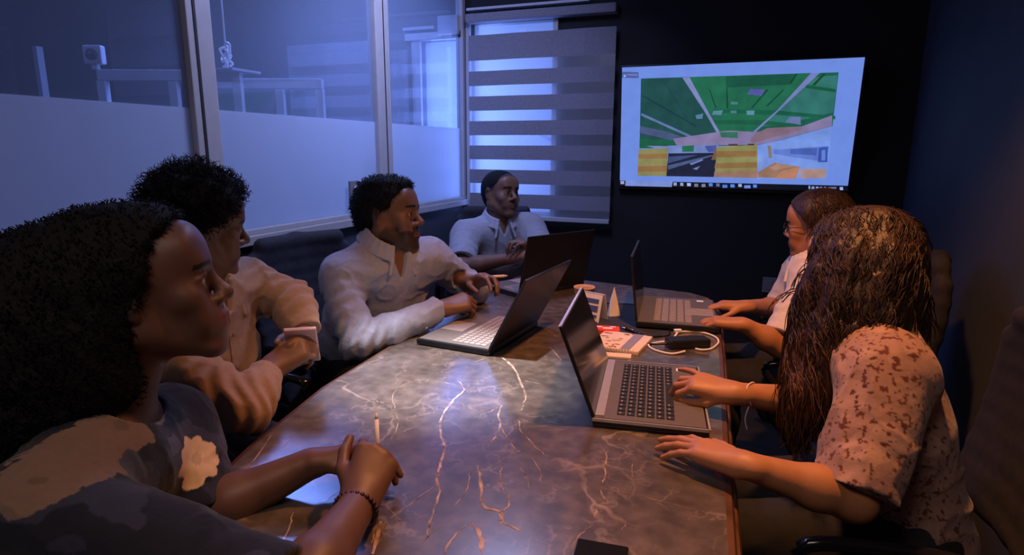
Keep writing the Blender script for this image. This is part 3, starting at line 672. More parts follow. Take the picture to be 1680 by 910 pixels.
for cx, cy, a0 in ((.09, .14, 0), (-.07, .14, 90), (-.07, -.17, 180), (.09, -.17, 270)):
    for j in range(7): a = math.radians(a0+15*j); ps.append((cx+.04*math.cos(a), cy+.04*math.sin(a)))
sl.location.z = TZ
MB().prism(ps, 0.0, .0018).build('sleeve_body', M['slate_fabric'], sl)
MB().tube([(x, y, .003) for x, y in ps], .0025, 6, True).build('zip_edge', M['black_plastic'], sl, True)
ad = empty('power_adapter', (-.13, 1.80, TZ), math.radians(28), 'black power adapter brick in front of the far right laptop', 'adapter')
MB().box((0, 0, .014), (.125, .05, .028), bev=.006).build('brick', M['black_plastic'], ad)
MB().tube(smooth_path([(-.062, 0, .012), (-.095, .01, .008), (-.12, .045, .004), (-.10, .09, .004), (-.04, .10, .004)], 6), .0032).build('lead', M['black_plastic'], ad, True)
cab = smooth_path([(-.13, 1.735, .757), (-.165, 1.708, .7535), (-.215, 1.725, .7535), (-.238, 1.765, .7535), (-.215, 1.80, .7535), (-.18, 1.815, .760), (-.165, 1.85, .775)], 8)
cw = empty('charging_cable', (0, 0, 0), 0, 'white charging cable looped around the black adapter', 'cable')
cw.location = (-.13, 1.8, TZ)
def rel(pts, o): return [Vector(p)-Vector(o) for p in pts]
MB().tube(rel(cab, cw.location), .0030, 8).build('near_loop', M['cable_white'], cw, True)
cab = smooth_path([(-.16, 1.86, .779), (-.175, 1.90, .760), (-.15, 1.945, .754), (-.10, 1.955, .754), (-.06, 1.925, .754), (-.045, 1.87, .754), (-.06, 1.80, .754), (-.085, 1.775, .754), (-.105, 1.778, .754)], 8)
MB().tube(rel(cab, cw.location), .0030, 8).build('far_loop', M['cable_white'], cw, True)
MB().box(Vector((-.165, 1.86, .779))-cw.location, (.022, .014, .009), Matrix.Rotation(.5, 3, 'Z'), .002).build('plug', M['cable_white'], cw)
ph = empty('smartphone', (-.150, .715, TZ), math.radians(5), 'dark smartphone lying at the near edge of the picture on the table', 'phone')
MB().box((0, 0, .0045), (.075, .15, .009), bev=.003).build('phone_body', M['black_gloss'], ph)
MB().box((0, 0, .0092), (.07, .144, .0006)).build('phone_display', M['screen_off'], ph)
# ------------------------------------------------------------------ implicit-surface sculpting
_rng = np.random.RandomState(7); _lat = _rng.rand(32, 32, 32).astype(np.float32)
def vnoise(P):
    i = np.floor(P).astype(int); f = (P-i).astype(np.float32); f = f*f*(3-2*f); i &= 31; j = (i+1) & 31
    x0, y0, z0 = i.T; x1, y1, z1 = j.T; fx, fy, fz = f.T
    c = lambda a, b, d: _lat[a, b, d]
    return (((c(x0, y0, z0)*(1-fx)+c(x1, y0, z0)*fx)*(1-fy)+(c(x0, y1, z0)*(1-fx)+c(x1, y1, z0)*fx)*fy)*(1-fz)
            + ((c(x0, y0, z1)*(1-fx)+c(x1, y0, z1)*fx)*(1-fy)+(c(x0, y1, z1)*(1-fx)+c(x1, y1, z1)*fx)*fy)*fz)*2-1
def fbm(P, s, o=3, seed=0):
    v = 0; a = 1; t = 0
    for k in range(o): v = v+a*vnoise(P*s*(2**k)+seed+k*7.3); t += a; a *= .5
    return v/t
A = lambda *v: np.array(v, np.float64)
def nrm(v): v = np.array(v, float); return v/np.linalg.norm(v)
class Sculpt:
    def __init__(s): s.p = []; s.post = []
    def cone(s, a, b, ra, rb, k=.01, flat=None, op='u'):
        a = np.array(a, float); b = np.array(b, float); R = max(ra, rb)
        def fn(P):
            Q = P
            if flat is not None:
                w_, sc = flat; Q = P+((sc-1)*((P-a)@w_))[..., None]*w_; bb = b+((sc-1)*((b-a)@w_))*w_
            else: bb = b
            d = bb-a; pa = Q-a; t = np.clip(pa@d/max(d@d, 1e-9), 0, 1)
            r = np.linalg.norm(pa-t[..., None]*d, axis=-1)-(ra+(rb-ra)*t)
            return r*(.8 if flat is not None and flat[1] > 1.2 else 1)
        s.p.append((fn, np.minimum(a-ra, b-rb), np.maximum(a+ra, b+rb), k, op)); return s
    def ell(s, c, r, R=None, k=.01, op='u'):
        c = np.array(c, float); r = np.array(r, float); R = np.eye(3) if R is None else R; m = r.max()
        def fn(P):
            q = (P-c)@R/r; l = np.linalg.norm(q, axis=-1); g = np.linalg.norm(q/r, axis=-1)
            return l*(l-1)/np.maximum(g, 1e-6)
        ext = np.abs(R)@r
        s.p.append((fn, c-ext, c+ext, k, op)); return s
    def chain(s, pts, rs, k=.01, flat=None):
        for i in range(len(pts)-1): s.cone(pts[i], pts[i+1], rs[i], rs[i+1], k, flat)
        return s
    def build(s, name, h, mats, paint=None, parent=None, iters=2):
        lo = np.min([q[1] for q in s.p if q[4] == 'u'], axis=0)-4*h-.012; hi = np.max([q[2] for q in s.p if q[4] == 'u'], axis=0)+4*h+.012
        n = np.ceil((hi-lo)/h).astype(int)+1
        ax = [lo[i]+h*np.arange(n[i]) for i in range(3)]
        F = np.full(n, .05, np.float32)
        for fn, a, b, k, op in s.p:
            m = k+3*h
            i0 = np.clip(np.floor((a-m-lo)/h).astype(int), 0, n-1); i1 = np.clip(np.ceil((b+m-lo)/h).astype(int)+1, 1, n)
            if (i1 <= i0).any(): continue
            sl = tuple(slice(i0[i], i1[i]) for i in range(3))
            G = np.stack(np.meshgrid(*[ax[i][sl[i]] for i in range(3)], indexing='ij'), -1)
            d = fn(G).astype(np.float32); f = F[sl]
            if op == 'u':
                hh = np.maximum(k-np.abs(f-d), 0)/max(k, 1e-6); F[sl] = np.minimum(f, d)-hh*hh*k*.25
            else:
                hh = np.maximum(k-np.abs(f+d), 0)/max(k, 1e-6); F[sl] = np.maximum(f, -d)+hh*hh*k*.25
        if s.post:
            idx = np.nonzero(np.abs(F) < .035); P = np.stack([ax[i][idx[i]] for i in range(3)], -1); v = F[idx]
            for fn in s.post: v = fn(P, v)
            F[idx] = v
        ins = F < 0
        c8 = sum(ins[i:n[0]-1+i, j:n[1]-1+j, k:n[2]-1+k].astype(np.int8) for i in (0, 1) for j in (0, 1) for k in (0, 1))
        ci = np.nonzero((c8 > 0) & (c8 < 8)); nv = len(ci[0]); idm = np.full(c8.shape, -1, np.int32); idm[ci] = np.arange(nv)
        base = np.stack(ci, -1); acc = np.zeros((nv, 3)); cnt = np.zeros(nv)
        for axis in range(3):
            o1, o2 = [x for x in range(3) if x != axis]
            for u in (0, 1):
                for v_ in (0, 1):
                    p0 = base.copy(); p0[:, o1] += u; p0[:, o2] += v_; p1 = p0.copy(); p1[:, axis] += 1
                    f0 = F[tuple(p0.T)]; f1 = F[tuple(p1.T)]; m = (f0 < 0) != (f1 < 0)
                    t = f0[m]/(f0[m]-f1[m]); q = p0[m].astype(float); q[:, axis] += t
                    acc[m] += q; cnt[m] += 1
        V = acc/cnt[:, None]*h+lo
        quads = []
        for axis in range(3):
            o1, o2 = (axis+1) % 3, (axis+2) % 3
            sa = [slice(1, n[i]-1) for i in range(3)]; sa[axis] = slice(0, n[axis]-1); sb_ = list(sa); sb_[axis] = slice(1, n[axis])
            a_ = ins[tuple(sa)]; b_ = ins[tuple(sb_)]; e = np.nonzero(a_ != b_)
            flip = a_[e]; p = np.stack(e, -1)+np.array([sa[i].start for i in range(3)])
            def cid(d1, d2): q = p.copy(); q[:, o1] -= d1; q[:, o2] -= d2; return idm[tuple(q.T)]
            Q = np.stack([cid(1, 1), cid(0, 1), cid(0, 0), cid(1, 0)], -1)
            Q[~flip] = Q[~flip][:, ::-1]; quads.append(Q)
        Q = np.concatenate(quads); Q = Q[(Q >= 0).all(1)]
        for _ in range(iters):
            ac = np.zeros_like(V); ct = np.zeros(nv)
            for a, b in ((0, 1), (1, 2), (2, 3), (3, 0)):
                for x, y in ((a, b), (b, a)):
                    ac += np.stack([np.bincount(Q[:, x], V[Q[:, y], i], nv) for i in range(3)], -1); ct += np.bincount(Q[:, x], minlength=nv)
            V = V*.5+.5*ac/np.maximum(ct, 1)[:, None]
        me = bpy.data.meshes.new(name)
        me.vertices.add(nv); me.vertices.foreach_set('co', V.astype(np.float32).ravel())
        me.loops.add(len(Q)*4); me.loops.foreach_set('vertex_index', Q.astype(np.int32).ravel())
        me.polygons.add(len(Q)); me.polygons.foreach_set('loop_start', np.arange(0, len(Q)*4, 4, dtype=np.int32))
        me.update(calc_edges=True); me.polygons.foreach_set('use_smooth', np.ones(len(Q), bool)); me.validate()
        for m in (mats if isinstance(mats, (list, tuple)) else [mats]): me.materials.append(m)
        if paint:
            col = np.ones((nv, 4), np.float32); col[:, :3] = paint(V)
            ca = me.color_attributes.new('tint', 'FLOAT_COLOR', 'POINT'); ca.data.foreach_set('color', col.ravel())
        o = bpy.data.objects.new(name, me); C.objects.link(o)
        if parent: o.parent = parent
        return o

# ------------------------------------------------------------------ anatomy
def frame(fw, tilt=0, roll_=0):
    """columns: right, forward, up. tilt>0 lifts the face, roll>0 tips head towards its right"""
    f = nrm((fw[0], fw[1], 0)); u = A(0, 0, 1); r = np.cross(f, u)
    ct, st = math.cos(tilt), math.sin(tilt); f2 = f*ct+u*st; u2 = u*ct-f*st
    cr, sr = math.cos(roll_), math.sin(roll_); r3 = r*cr-u2*sr; u3 = u2*cr+r*sr
    return np.stack([r3, f2, u3], 1)
def head(S, c, R, sc=1, jaw=1, nose=1, lips=1, smile=0, prog=0, female=False, ears=True):
    c = np.array(c, float)
    g = lambda x, y, z: c+R@(A(x, y, z)*sc)
    el = lambda p, r, k, op='u', RR=None: S.ell(g(*p), A(*r)*sc, R if RR is None else R@RR, k*sc, op)
    co = lambda p, q, ra, rb, k: S.cone(g(*p), g(*q), ra*sc, rb*sc, k*sc)
    el((0, -.018, .036), (.074, .094, .082), .02)
    el((0, .028, .035), (.064, .062, .062), .03)
    el((0, .03, -.025), (.056, .054, .078), .03)
    for s_ in (-1, 1):
        co((s_*.054*jaw, -.002, -.05), (s_*.02, .07, -.098), .018, .015, .028)
        co((s_*.056*jaw, -.004, -.01), (s_*.053*jaw, -.002, -.05), .018, .018, .025)
        el((s_*.043, .062, -.018), (.02, .02, .019), .022)
        el((s_*.032, .072, -.052), (.018, .016, .024), .022)
    el((0, .079, -.100), (.021, .016, .017), .018)
    el((0, .074, -.06), (.030, .021, .03), .02)
    co((-.030, .082, .024), (.030, .082, .024), .008, .008, .018)          # brow
    el((0, .072, .052), (.05, .018, .034), .03)
    for s_ in (-1, 1): el((s_*.032, .096, .004), (.0175, .013, .0125), .012, 's')   # sockets
    for s_ in (-1, 1):
        el((s_*.031, .074, .003), (.0165, .0135, .0135), .004)
        co((s_*.017, .084, .0065), (s_*.030, .0885, .0115), .0036, .0042, .004); co((s_*.030, .0885, .0115), (s_*.045, .080, .006), .0042, .0034, .004)
        co((s_*.018, .082, -.005), (s_*.031, .0855, -.009), .0028, .003, .005); co((s_*.031, .0855, -.009), (s_*.044, .079, -.003), .003, .0028, .005)
    co((0, .087, .014), (0, .107*(.6+.4*nose), -.018), .0080, .0095, .010)
    el((0, .1095*(.7+.3*nose), -.0255), (.0115, .0125*nose, .0105), .010)
    for s_ in (-1, 1):
        el((s_*.0135, .096, -.031), (.0085, .011, .0078), .007)
        el((s_*.0065, .103, -.0365), (.0035, .005, .003), .003, 's')
    if prog: el((0, .083, -.062), (.026, .018, .024), .016)
    lz = -.0565; q_ = prog; w_ = .024*(1+.25*smile); lf = .0050*lips
    for s_ in (-1, 1):
        co((0, .0975+q_, lz), (s_*w_*.55, .094+q_, lz+.0005+.001*smile), lf, lf*.95, .004); co((s_*w_*.55, .094+q_, lz+.0005), (s_*w_, .083+q_*.5, lz-.003+.006*smile), lf*.95, lf*.45, .004)
        co((0, .096+q_, lz-.0125), (s_*w_*.5, .0925+q_, lz-.0118), lf*1.15, lf, .004); co((s_*w_*.5, .0925+q_, lz-.0118), (s_*w_, .083+q_*.5, lz-.006+.006*smile), lf, lf*.45, .004)
        if smile: el((s_*.046, .068, -.030), (.014, .014, .014), .012)
    S.cone(g(-w_*.8, .095+q_, lz-.0062), g(w_*.8, .095+q_, lz-.0062), .0016*sc, .0013*sc, .002, op='s')
    if ears:
        for s_ in (-1, 1):
            a = .3*s_; RR = np.array([[math.cos(a), math.sin(a), 0], [-math.sin(a), math.cos(a), 0], [0, 0, 1]])
            el((s_*.079, -.008, .0), (.007, .017, .029), .006, 'u', RR)
            el((s_*.086, -.003, .003), (.005, .009, .015), .005, 's', RR)
            el((s_*.0775, -.001, -.024), (.006, .008, .009), .005)
    return g
def eyes(parent, c, R, sc=1, look=(0, 1, 0)):
    for s_ in (-1, 1):
        mb = MB(); r = bmesh.ops.create_uvsphere(mb.bm, u_segments=20, v_segments=14, radius=.0116*sc)
        lk = Vector(R@nrm(look))
        for f in mb.bm.faces:
            if f.calc_center_median().normalized().dot(lk) > .86: f.material_index = 1
        o = mb.build('eye', [M['eye'], M['iris']], parent, True); o.location = Vector(np.array(c)+R@(A(s_*.031, .0785, .002)*sc))
def hand(S, wrist, f, n, side, curls, splay=(6, 1, -4, -10), thumb=((40, -20), (20, -25), (10, -25)), sc=1, wr=.022):
    """f forward, n back-of-hand normal, side=+1: thumb lies along cross(f,n)*side"""
    f = nrm(f); n = np.array(n, float); n = nrm(n-f*(n@f)); l = np.cross(f, n)*-side; W = np.array(wrist, float)
    kn = [(.026, .088), (.008, .092), (-.010, .087), (-.026, .078)]; wb = [(.014, .012), (.005, .010), (-.005, .010), (-.014, .012)]
    ln = [(.042, .026, .021), (.046, .029, .022), (.043, .027, .021), (.034, .021, .019)]
    rad = [(.0092, .0082, .0075, .0062), (.0094, .0084, .0076, .0063), (.009, .008, .0072, .006), (.0082, .0072, .0064, .0054)]
    for i in range(4):
        a = W+(l*wb[i][0]+f*wb[i][1])*sc; b = W+(l*kn[i][0]+f*kn[i][1]+n*(.003 if i in (1, 2) else 0))*sc
        S.cone(a, b, .0145*sc, .0105*sc, .014*sc)
        S.cone(a-n*.006*sc, b-n*.006*sc, .013*sc, .0095*sc, .014*sc)
        ang = 0; p = b; spl = math.radians(splay[i]); ff = f*math.cos(spl)+l*math.sin(spl)
        for j in range(3):
            ang += math.radians(curls[i][j]); d = ff*math.cos(ang)-n*math.sin(ang); q = p+d*ln[i][j]*sc
            S.cone(p, q, rad[i][j]*sc, rad[i][j+1]*sc, .003*sc if j else .005*sc); p = q
    p = W+(f*.020+l*.016-n*.004)*sc; lt = (.044, .034, .027); rt = (.0135, .0105, .0092, .0075)
    for j, (out, down) in enumerate(thumb):
        o_, d_ = math.radians(out), math.radians(down)
        d = (f*math.cos(o_)+l*math.sin(o_))*math.cos(d_)+n*math.sin(d_); q = p+d*lt[j]*sc
        S.cone(p, q, rt[j]*sc, rt[j+1]*sc, .010*sc if j == 0 else .004*sc); p = q
    S.ell(W+(f*.04+l*.014-n*.008)*sc, A(.012, .022, .011)*sc, np.stack([l, f, n], 1), .012*sc)
    S.cone(W-f*.012, W+f*.02*sc, wr*sc, wr*.95*sc, .012, flat=(n, 1.25))
def arm(S, sh, el_, wr, k=1., g=0, flare=0, upto=1.0):
    sh, el_, wr = map(lambda v: np.array(v, float), (sh, el_, wr))
    S.cone(sh, el_, (.050*k+g), (.040*k+g+flare*.3), .03); mid = el_+(wr-el_)*.35
    S.cone(el_, mid, (.039*k+g), (.040*k+g), .02); S.cone(mid, wr, (.040*k+g), (.0255*k+g+flare), .02)
def torso(S, J, g=0, k=1., belly=1.):
    sl, sr, nb, pv = J['shL'], J['shR'], J['nb'], J['pv']
    lat = nrm(sr-sl); ms = (sl+sr)/2; up = nrm(ms-pv); fw = nrm(np.cross(up, lat)); J['fw'] = fw
    ch = ms-up*.14+fw*.005; ws = pv+(ms-pv)*.42
    hw = np.linalg.norm(sr-sl)/2
    S.cone(pv, ws, .155*k*belly+g, .135*k*belly+g, .04, flat=(fw, 1.35)); S.cone(ws, ch, .135*k*belly+g, (hw*.84)+g, .05, flat=(fw, 1.35))
    S.cone(ch, ms-up*.07, hw*.84+g, hw*.72+g, .05, flat=(fw, 1.4))
    S.cone(sl-lat*-.02, sr-lat*.02, .052*k+g, .052*k+g, .05)
    S.cone(nb-up*.02, sl+lat*.04, .05+g*.8, .045+g, .05); S.cone(nb-up*.02, sr-lat*.04, .05+g*.8, .045+g, .05)
def legs(S, J, g=0):
    for h_, kn_, an_ in J['legs']:
        S.cone(h_, kn_, .085+g, .058+g, .04); S.cone(kn_, kn_+(an_-kn_)*.35, .056+g, .055+g, .03); S.cone(kn_+(an_-kn_)*.35, an_, .055+g, .036+g, .03)
def cut(o, d, rad=.2, rr=.2):
    o = np.array(o, float); d = nrm(d)
    def f(P, v):
        t = (P-o)@d; m = (np.linalg.norm(P-o-t[:, None]*d, axis=1) < rr) & (np.abs(t) < rad)
        return np.where(m, np.maximum(v, t), v)
    return f
def folds(amp, s, seed=0, stretch=(1, 1, 1), zones=()):
    st = np.array(stretch)
    def f(P, v):
        W = P*st+.05*np.stack([vnoise(P*5+seed+i*9) for i in range(3)], 1)
        a = amp*.7*fbm(W, s, 3, seed)
        r = 1-np.abs(fbm(W, s*1.5, 1, seed+3))*1.6; a = a-amp*1.0*(np.clip(r, 0, 1)**3-.3)
        r = 1-np.abs(fbm(W, s*3.1, 1, seed+6))*1.8; a = a-amp*.45*(np.clip(r, 0, 1)**3-.3)
        for c_, ax_, rad, am, fr in zones:     # sleeve creases across an axis
            w_ = np.exp(-np.sum((P-c_)**2, 1)/rad**2); a = a+w_*am*np.sin(((P-c_)@ax_)*fr+3*vnoise(P*14+seed))
        return v+a
    return f
def cols(*c): return np.array(lin(c))
def person(J, H, label, hands, skin, shirt, hair, trous=True, h=.004, group=None, k=1., seed=0, headkw={}, facepaint=None, neckr=.054):
    for q in ('shL', 'shR', 'nb', 'pv', 'elL', 'elR', 'wrL', 'wrR'): J[q] = np.array(J[q], float)
    hc, R = np.array(H['c'], float), H['R']
    S = Sculpt(); torso(S, J, 0, k); legs(S, J)
    arm(S, J['shL'], J['elL'], J['wrL'], k); arm(S, J['shR'], J['elR'], J['wrR'], k)
    S.cone(J['nb']-A(0, 0, .03), hc+R@A(0, -.022, -.05), neckr*1.06, neckr, .03)
    g = head(S, hc, R, **headkw)
    for hd in hands: hand(S, **hd)
    for h_, kn_, an_ in J['legs']:
        d = nrm(A(*(kn_-h_)[:2], 0)); S.cone(an_+A(0, 0, -.03), an_+d*.13+A(0, 0, -.05), .034, .026, .02)
    def paint(P):
        c = np.tile(np.array(skin), (len(P), 1)); L = (P-hc)@R/headkw.get('sc', 1)
        near = np.linalg.norm(L, axis=1) < .16
        lipm = near & (np.abs(L[:, 2]+.0625) < .0105-.1*np.abs(L[:, 0])) & (np.abs(L[:, 0]) < .027) & (L[:, 1] > .083)
        c[lipm] = np.array(skin)*np.array(H.get('lip', (.85, .68, .68)))
        bz_ = .024-.12*np.maximum(np.abs(L[:, 0])-.03, 0)
        brow = near & (np.abs(L[:, 2]-bz_-.003) < .0042) & (np.abs(L[:, 0]) > .012) & (np.abs(L[:, 0]) < .05) & (L[:, 1] > .06)
        c[brow] = (.012, .008, .007)
        if 'scalp' in H:
            zs, ys = [p[0] for p in H['scalp']], [p[1] for p in H['scalp']]
            t = np.interp(L[:, 2], zs, ys)-L[:, 1]+.012+.006*fbm(L, 60, 2, 5)
            w_ = (np.clip(t/.02, 0, 1)*np.clip((L[:, 2]+.035)/.02, 0, 1)*.85*near)[:, None]; c = c*(1-w_)+w_*A(.010, .008, .008)
        if facepaint: c = facepaint(c, L, near)
        return c
    body = S.build('person', h, M['skin'], paint); tag(body, label, 'person', group)
    eyes(body, hc, R, headkw.get('sc', 1), H.get('look', (0, 1, 0)))
    shirt(body, J, hc, R, g); hair(body, J, hc, R, g)
    if trous:
        T = Sculpt(); legs(T, J, .014); T.cone(J['pv']-A(0, 0, .01), J['pv']+nrm((J['shL']+J['shR'])/2-J['pv'])*.08, .165, .152, .04, flat=(J['fw'], 1.3))
        for h_, kn_, an_ in J['legs']: T.post.append(cut(an_+A(0, 0, .0), A(0, 0, -1), .15))
        T.post.append(folds(.004, 9, 5)); T.build('trousers', .009, M['trouser'], None, body)
        for h_, kn_, an_ in J['legs']:
            d = nrm(A(*(kn_-h_)[:2], 0)); s_ = Sculpt(); s_.cone(an_+A(0, 0, -.035)-d*.02, an_+d*.15+A(0, 0, -.05), .045, .034, .03); s_.cone(an_+A(0, 0, -.03), an_+A(0, 0, .02), .045, .047, .02)
            z0 = .003; s_.post.append(lambda P, v: np.maximum(v, z0-P[:, 2])); s_.build('shoe', .008, M['shoe'], None, body)
    return body
def mk_legs(pv, fw, kz=.50, spread=.1, reach=.42, ankle=.085, back=.02):
    fw = nrm((fw[0], fw[1], 0)); r = np.cross(fw, A(0, 0, 1)); out = []
    for s_ in (-1, 1):
        h_ = pv+r*s_*.09+fw*.03; kn_ = pv+r*s_*spread+fw*reach; kn_[2] = kz; an_ = kn_-fw*back; an_[2] = ankle; out.append((h_, kn_, an_))
    return out
def collar(S, nb, fw, up, r=.066, open_=24, lift=.024, drop=.038, rr=.0062, long_=.075, outw=.022):
    fw = nrm(fw-up*(fw@up)); rt = np.cross(fw, up); pts = []
    for a in np.linspace(open_, 360-open_, 22):
        t = math.radians(a); b = .5-.5*math.cos(t)
        pts.append(nb+fw*math.cos(t)*r*1.05+rt*math.sin(t)*r+up*(lift*b-(1-b)*.022))
    for a, b in zip(pts, pts[1:]): S.cone(a, b, rr, rr, .006)
    low = [p+nrm(p-nb-up*((p-nb)@up))*outw-up*drop for p in pts]
    for i in range(len(pts)-1):
        for t in (.17, .34, .5, .67, .84, 1): S.cone(pts[i]*(1-t)+low[i]*t, pts[i+1]*(1-t)+low[i+1]*t, rr*.8, rr*.8, .004)
    for e, s_ in ((0, 1), (-1, -1)):                       # collar points
        tip = low[e]+fw*.016-up*long_*.55+rt*s_*.012
        S.cone(pts[e], tip, rr, rr*.6, .006); S.cone(low[e], tip, rr, rr*.6, .006); S.cone((pts[e]+low[e])/2, tip, rr, rr*.6, .006)
def shirt_fn(color, g=.014, long_sleeve=True, slv=(1, 1), pattern=None, amp=.006, flare=.0, collar_=True, h=.004, opening=.062, buttons=True, name='shirt', sleeve_r=None, vdepth=.03, seed=1, mat_=None, k=1., colr=.072):
    def f(body, J, hc, R, gg):
        S = Sculpt(); torso(S, J, g, k); up = nrm((J['shL']+J['shR'])/2-J['pv']); fw = J['fw']
        zones = []
        for s_, t in zip('LR', slv):
            sh, el_, wr = J['sh'+s_], J['el'+s_], J['wr'+s_]
            if long_sleeve:
                arm(S, sh, el_, wr, k*.94, g-.004, .004); ax_ = nrm(wr-el_); w0 = wr-ax_*.012
                S.cone(w0-ax_*.05, w0+ax_*.01, .0355, .0345, .004); S.post.append(cut(w0, ax_, .07, .05))
                zones += [(el_, nrm(nrm(wr-el_)+nrm(el_-sh)), .085, .006, 190), (sh+(el_-sh)*.5, nrm(el_-sh), .09, .0035, 150)]
            else:
                e = sh+(el_-sh)*t; ax_ = nrm(el_-sh); r1 = sleeve_r or .068
                S.cone(sh, e+ax_*.03, .058+g, r1, .03); S.cone(e-ax_*.06, e+ax_*.05, r1-.028, r1-.006, .004, op='s'); S.post.append(cut(e, ax_, .11, r1+.02))
                S.cone(e-ax_*.012, e-ax_*.009, r1+.0005, r1+.0005, .003); S.cone(e-ax_*.06, e+ax_*.05, r1-.03, r1-.007, .004, op='s')
                zones += [(sh+(e-sh)*.7, nrm(el_-sh), .07, .003, 130)]
        S.post.append(folds(amp, 6.5, seed, (1, 1, .7), zones))
        nb = J['nb']
        cu = nrm(nrm(hc-nb)+up*.6)
        def neck(P, v):
            q = P-(nb+fw*.012+cu*.05); v = np.maximum(v, -(np.linalg.norm(q, axis=1)-opening))
            if vdepth <= 0: return v
            q = P-nb; a = np.abs(q@np.cross(fw, up)); z = q@up; d = q@fw
            return np.where(d > .02, np.maximum(v, -np.maximum(a-.42*np.clip(z+vdepth, 0, .2), -(z+vdepth))), v)
        S.post.append(neck)
        o = S.build(name, h, mat_ or M['cloth'], pattern or (lambda P: np.tile(np.array(color), (len(P), 1))), body)
        if collar_:
            K = Sculpt(); collar(K, nb+cu*.050+fw*.010, fw, cu, r=colr); K.build('collar', h*.8, mat_ or M['cloth'], lambda P: np.tile(np.array(color)*1.12, (len(P), 1)), o)
        if buttons:
            # placket strip with buttons following the chest
            mb = MB(); dg = bpy.context.evaluated_depsgraph_get()
            pts = []
            for i in range(14):
                q = Vector(nb+up*(-.075-.025*i)+fw*.5); ok, loc, nn, _ = o.ray_cast(q, Vector(-fw))
                if ok: pts.append((loc, nn))
            for (a, na), (b, nb_) in zip(pts, pts[1:]):
                r_ = Vector(np.cross(fw, up))*.014
                mb.quad(a-r_+na*.0015, a+r_+na*.003, b+r_+nb_*.003, b-r_+nb_*.0015)
            for j in range(0, len(pts), 3): mb.cyl(pts[j][0]+pts[j][1]*.003, pts[j][0]+pts[j][1]*.0055, .0052, n=10)
            if pts:
                pk = mb.build('placket', M['placket_'+name_of(color)], o)
        return o
    return f
_pl = {}
def name_of(c):
    k_ = '%.2f' % sum(c)
    if 'placket_'+k_ not in M: M['placket_'+k_] = mat('placket_cloth', tuple(c), .85, noise=(90, .08))
    return k_
def cap_hair(grow=.012, line=((-.2, -.06), (-.05, -.045), (-.02, -.012), (.0, .0), (.02, .028), (.05, .05), (.075, .066), (.095, .1), (.3, .3)), zmin=-.07, amp=.004, scale=40, extra=None, matn='hair_black', h=.004, top=(0, 0, 0), st=(1, 1, 1), seed=2, strands=0, slen=.02):
    def f(body, J, hc, R, gg):
        S = Sculpt(); S.ell(hc+R@A(0, -.018, .036), A(.074+grow, .094+grow, .082+grow), R, .01)
        S.ell(hc+R@A(0, .02, .05), A(.066+grow, .066+grow, .056+grow), R, .02)
        S.ell(hc+R@A(0, -.045, -.01), A(.058+grow, .05+grow, .07), R, .03)
        if extra: extra(S, hc, R)
        zs = [p[0] for p in line]; ys = [p[1] for p in line]
        def clip(P, v):
            L = (P-hc)@R; m = np.linalg.norm(L, axis=1) < .17
            w_ = .009*fbm(P, 45, 3, 9)
            v2 = np.maximum(v, L[:, 1]-np.interp(L[:, 2], zs, ys)+w_); v2 = np.maximum(v2, zmin-L[:, 2]-.3*np.maximum(-L[:, 1]-.0, 0)+w_)
            return np.where(m, v2, v) if extra is None else np.where(m & (L[:, 1] > -.02), v2, v)
        S.post.append(clip)
        S.post.append(lambda P, v: v+amp*fbm(P*np.array(st), scale, 3, seed))
        o = S.build('hair', h, M[matn], None, body, 1)
        if strands:
            me = o.data; rs = np.random.RandomState(seed); nv = len(me.vertices); co_ = np.zeros(nv*3, np.float32); me.vertices.foreach_get('co', co_); co_ = co_.reshape(-1, 3)
            no_ = np.zeros(nv*3, np.float32); me.vertices.foreach_get('normal', no_); no_ = no_.reshape(-1, 3)
            mb = MB()
            for i in rs.choice(nv, min(strands, nv), replace=False):
                p = Vector(co_[i]); n_ = Vector(no_[i]); t_ = Vector(rs.randn(3)).normalized(); b_ = n_.cross(t_)
                pts = [p-n_*.002]+[p+n_*slen*.35*q+(t_*math.sin(q*2.2)+b_*math.cos(q*2.2)-b_)*slen*.3 for q in (.6, 1.2, 1.8, 2.4)]
                mb.tube(pts, [.0011, .001, .0009, .0007, .0004], 3)
            mb.build('curls', M[matn], o, True)
        return o
    return f
PEOPLE = '123456'
# ------------------------------------------------------------------ people
HL = ((-.2, -.06), (-.05, -.045), (-.02, -.012), (.0, .0), (.02, .028), (.05, .05), (.075, .066), (.095, .1), (.3, .3))
curl_relaxed = [(22, 28, 16), (28, 32, 18), (32, 36, 20), (36, 38, 22)]
curl_type = [(18, 34, 20), (24, 38, 22), (24, 40, 22), (24, 38, 20)]
curl_fist = [(55, 75, 40), (62, 80, 42), (66, 80, 42), (68, 78, 40)]
curl_flat = [(4, 10, 6), (6, 12, 8), (8, 12, 8), (10, 14, 8)]
DARK = (.12, .058, .038); BROWN = (.155, .078, .048); TAN = (.42, .185, .085)

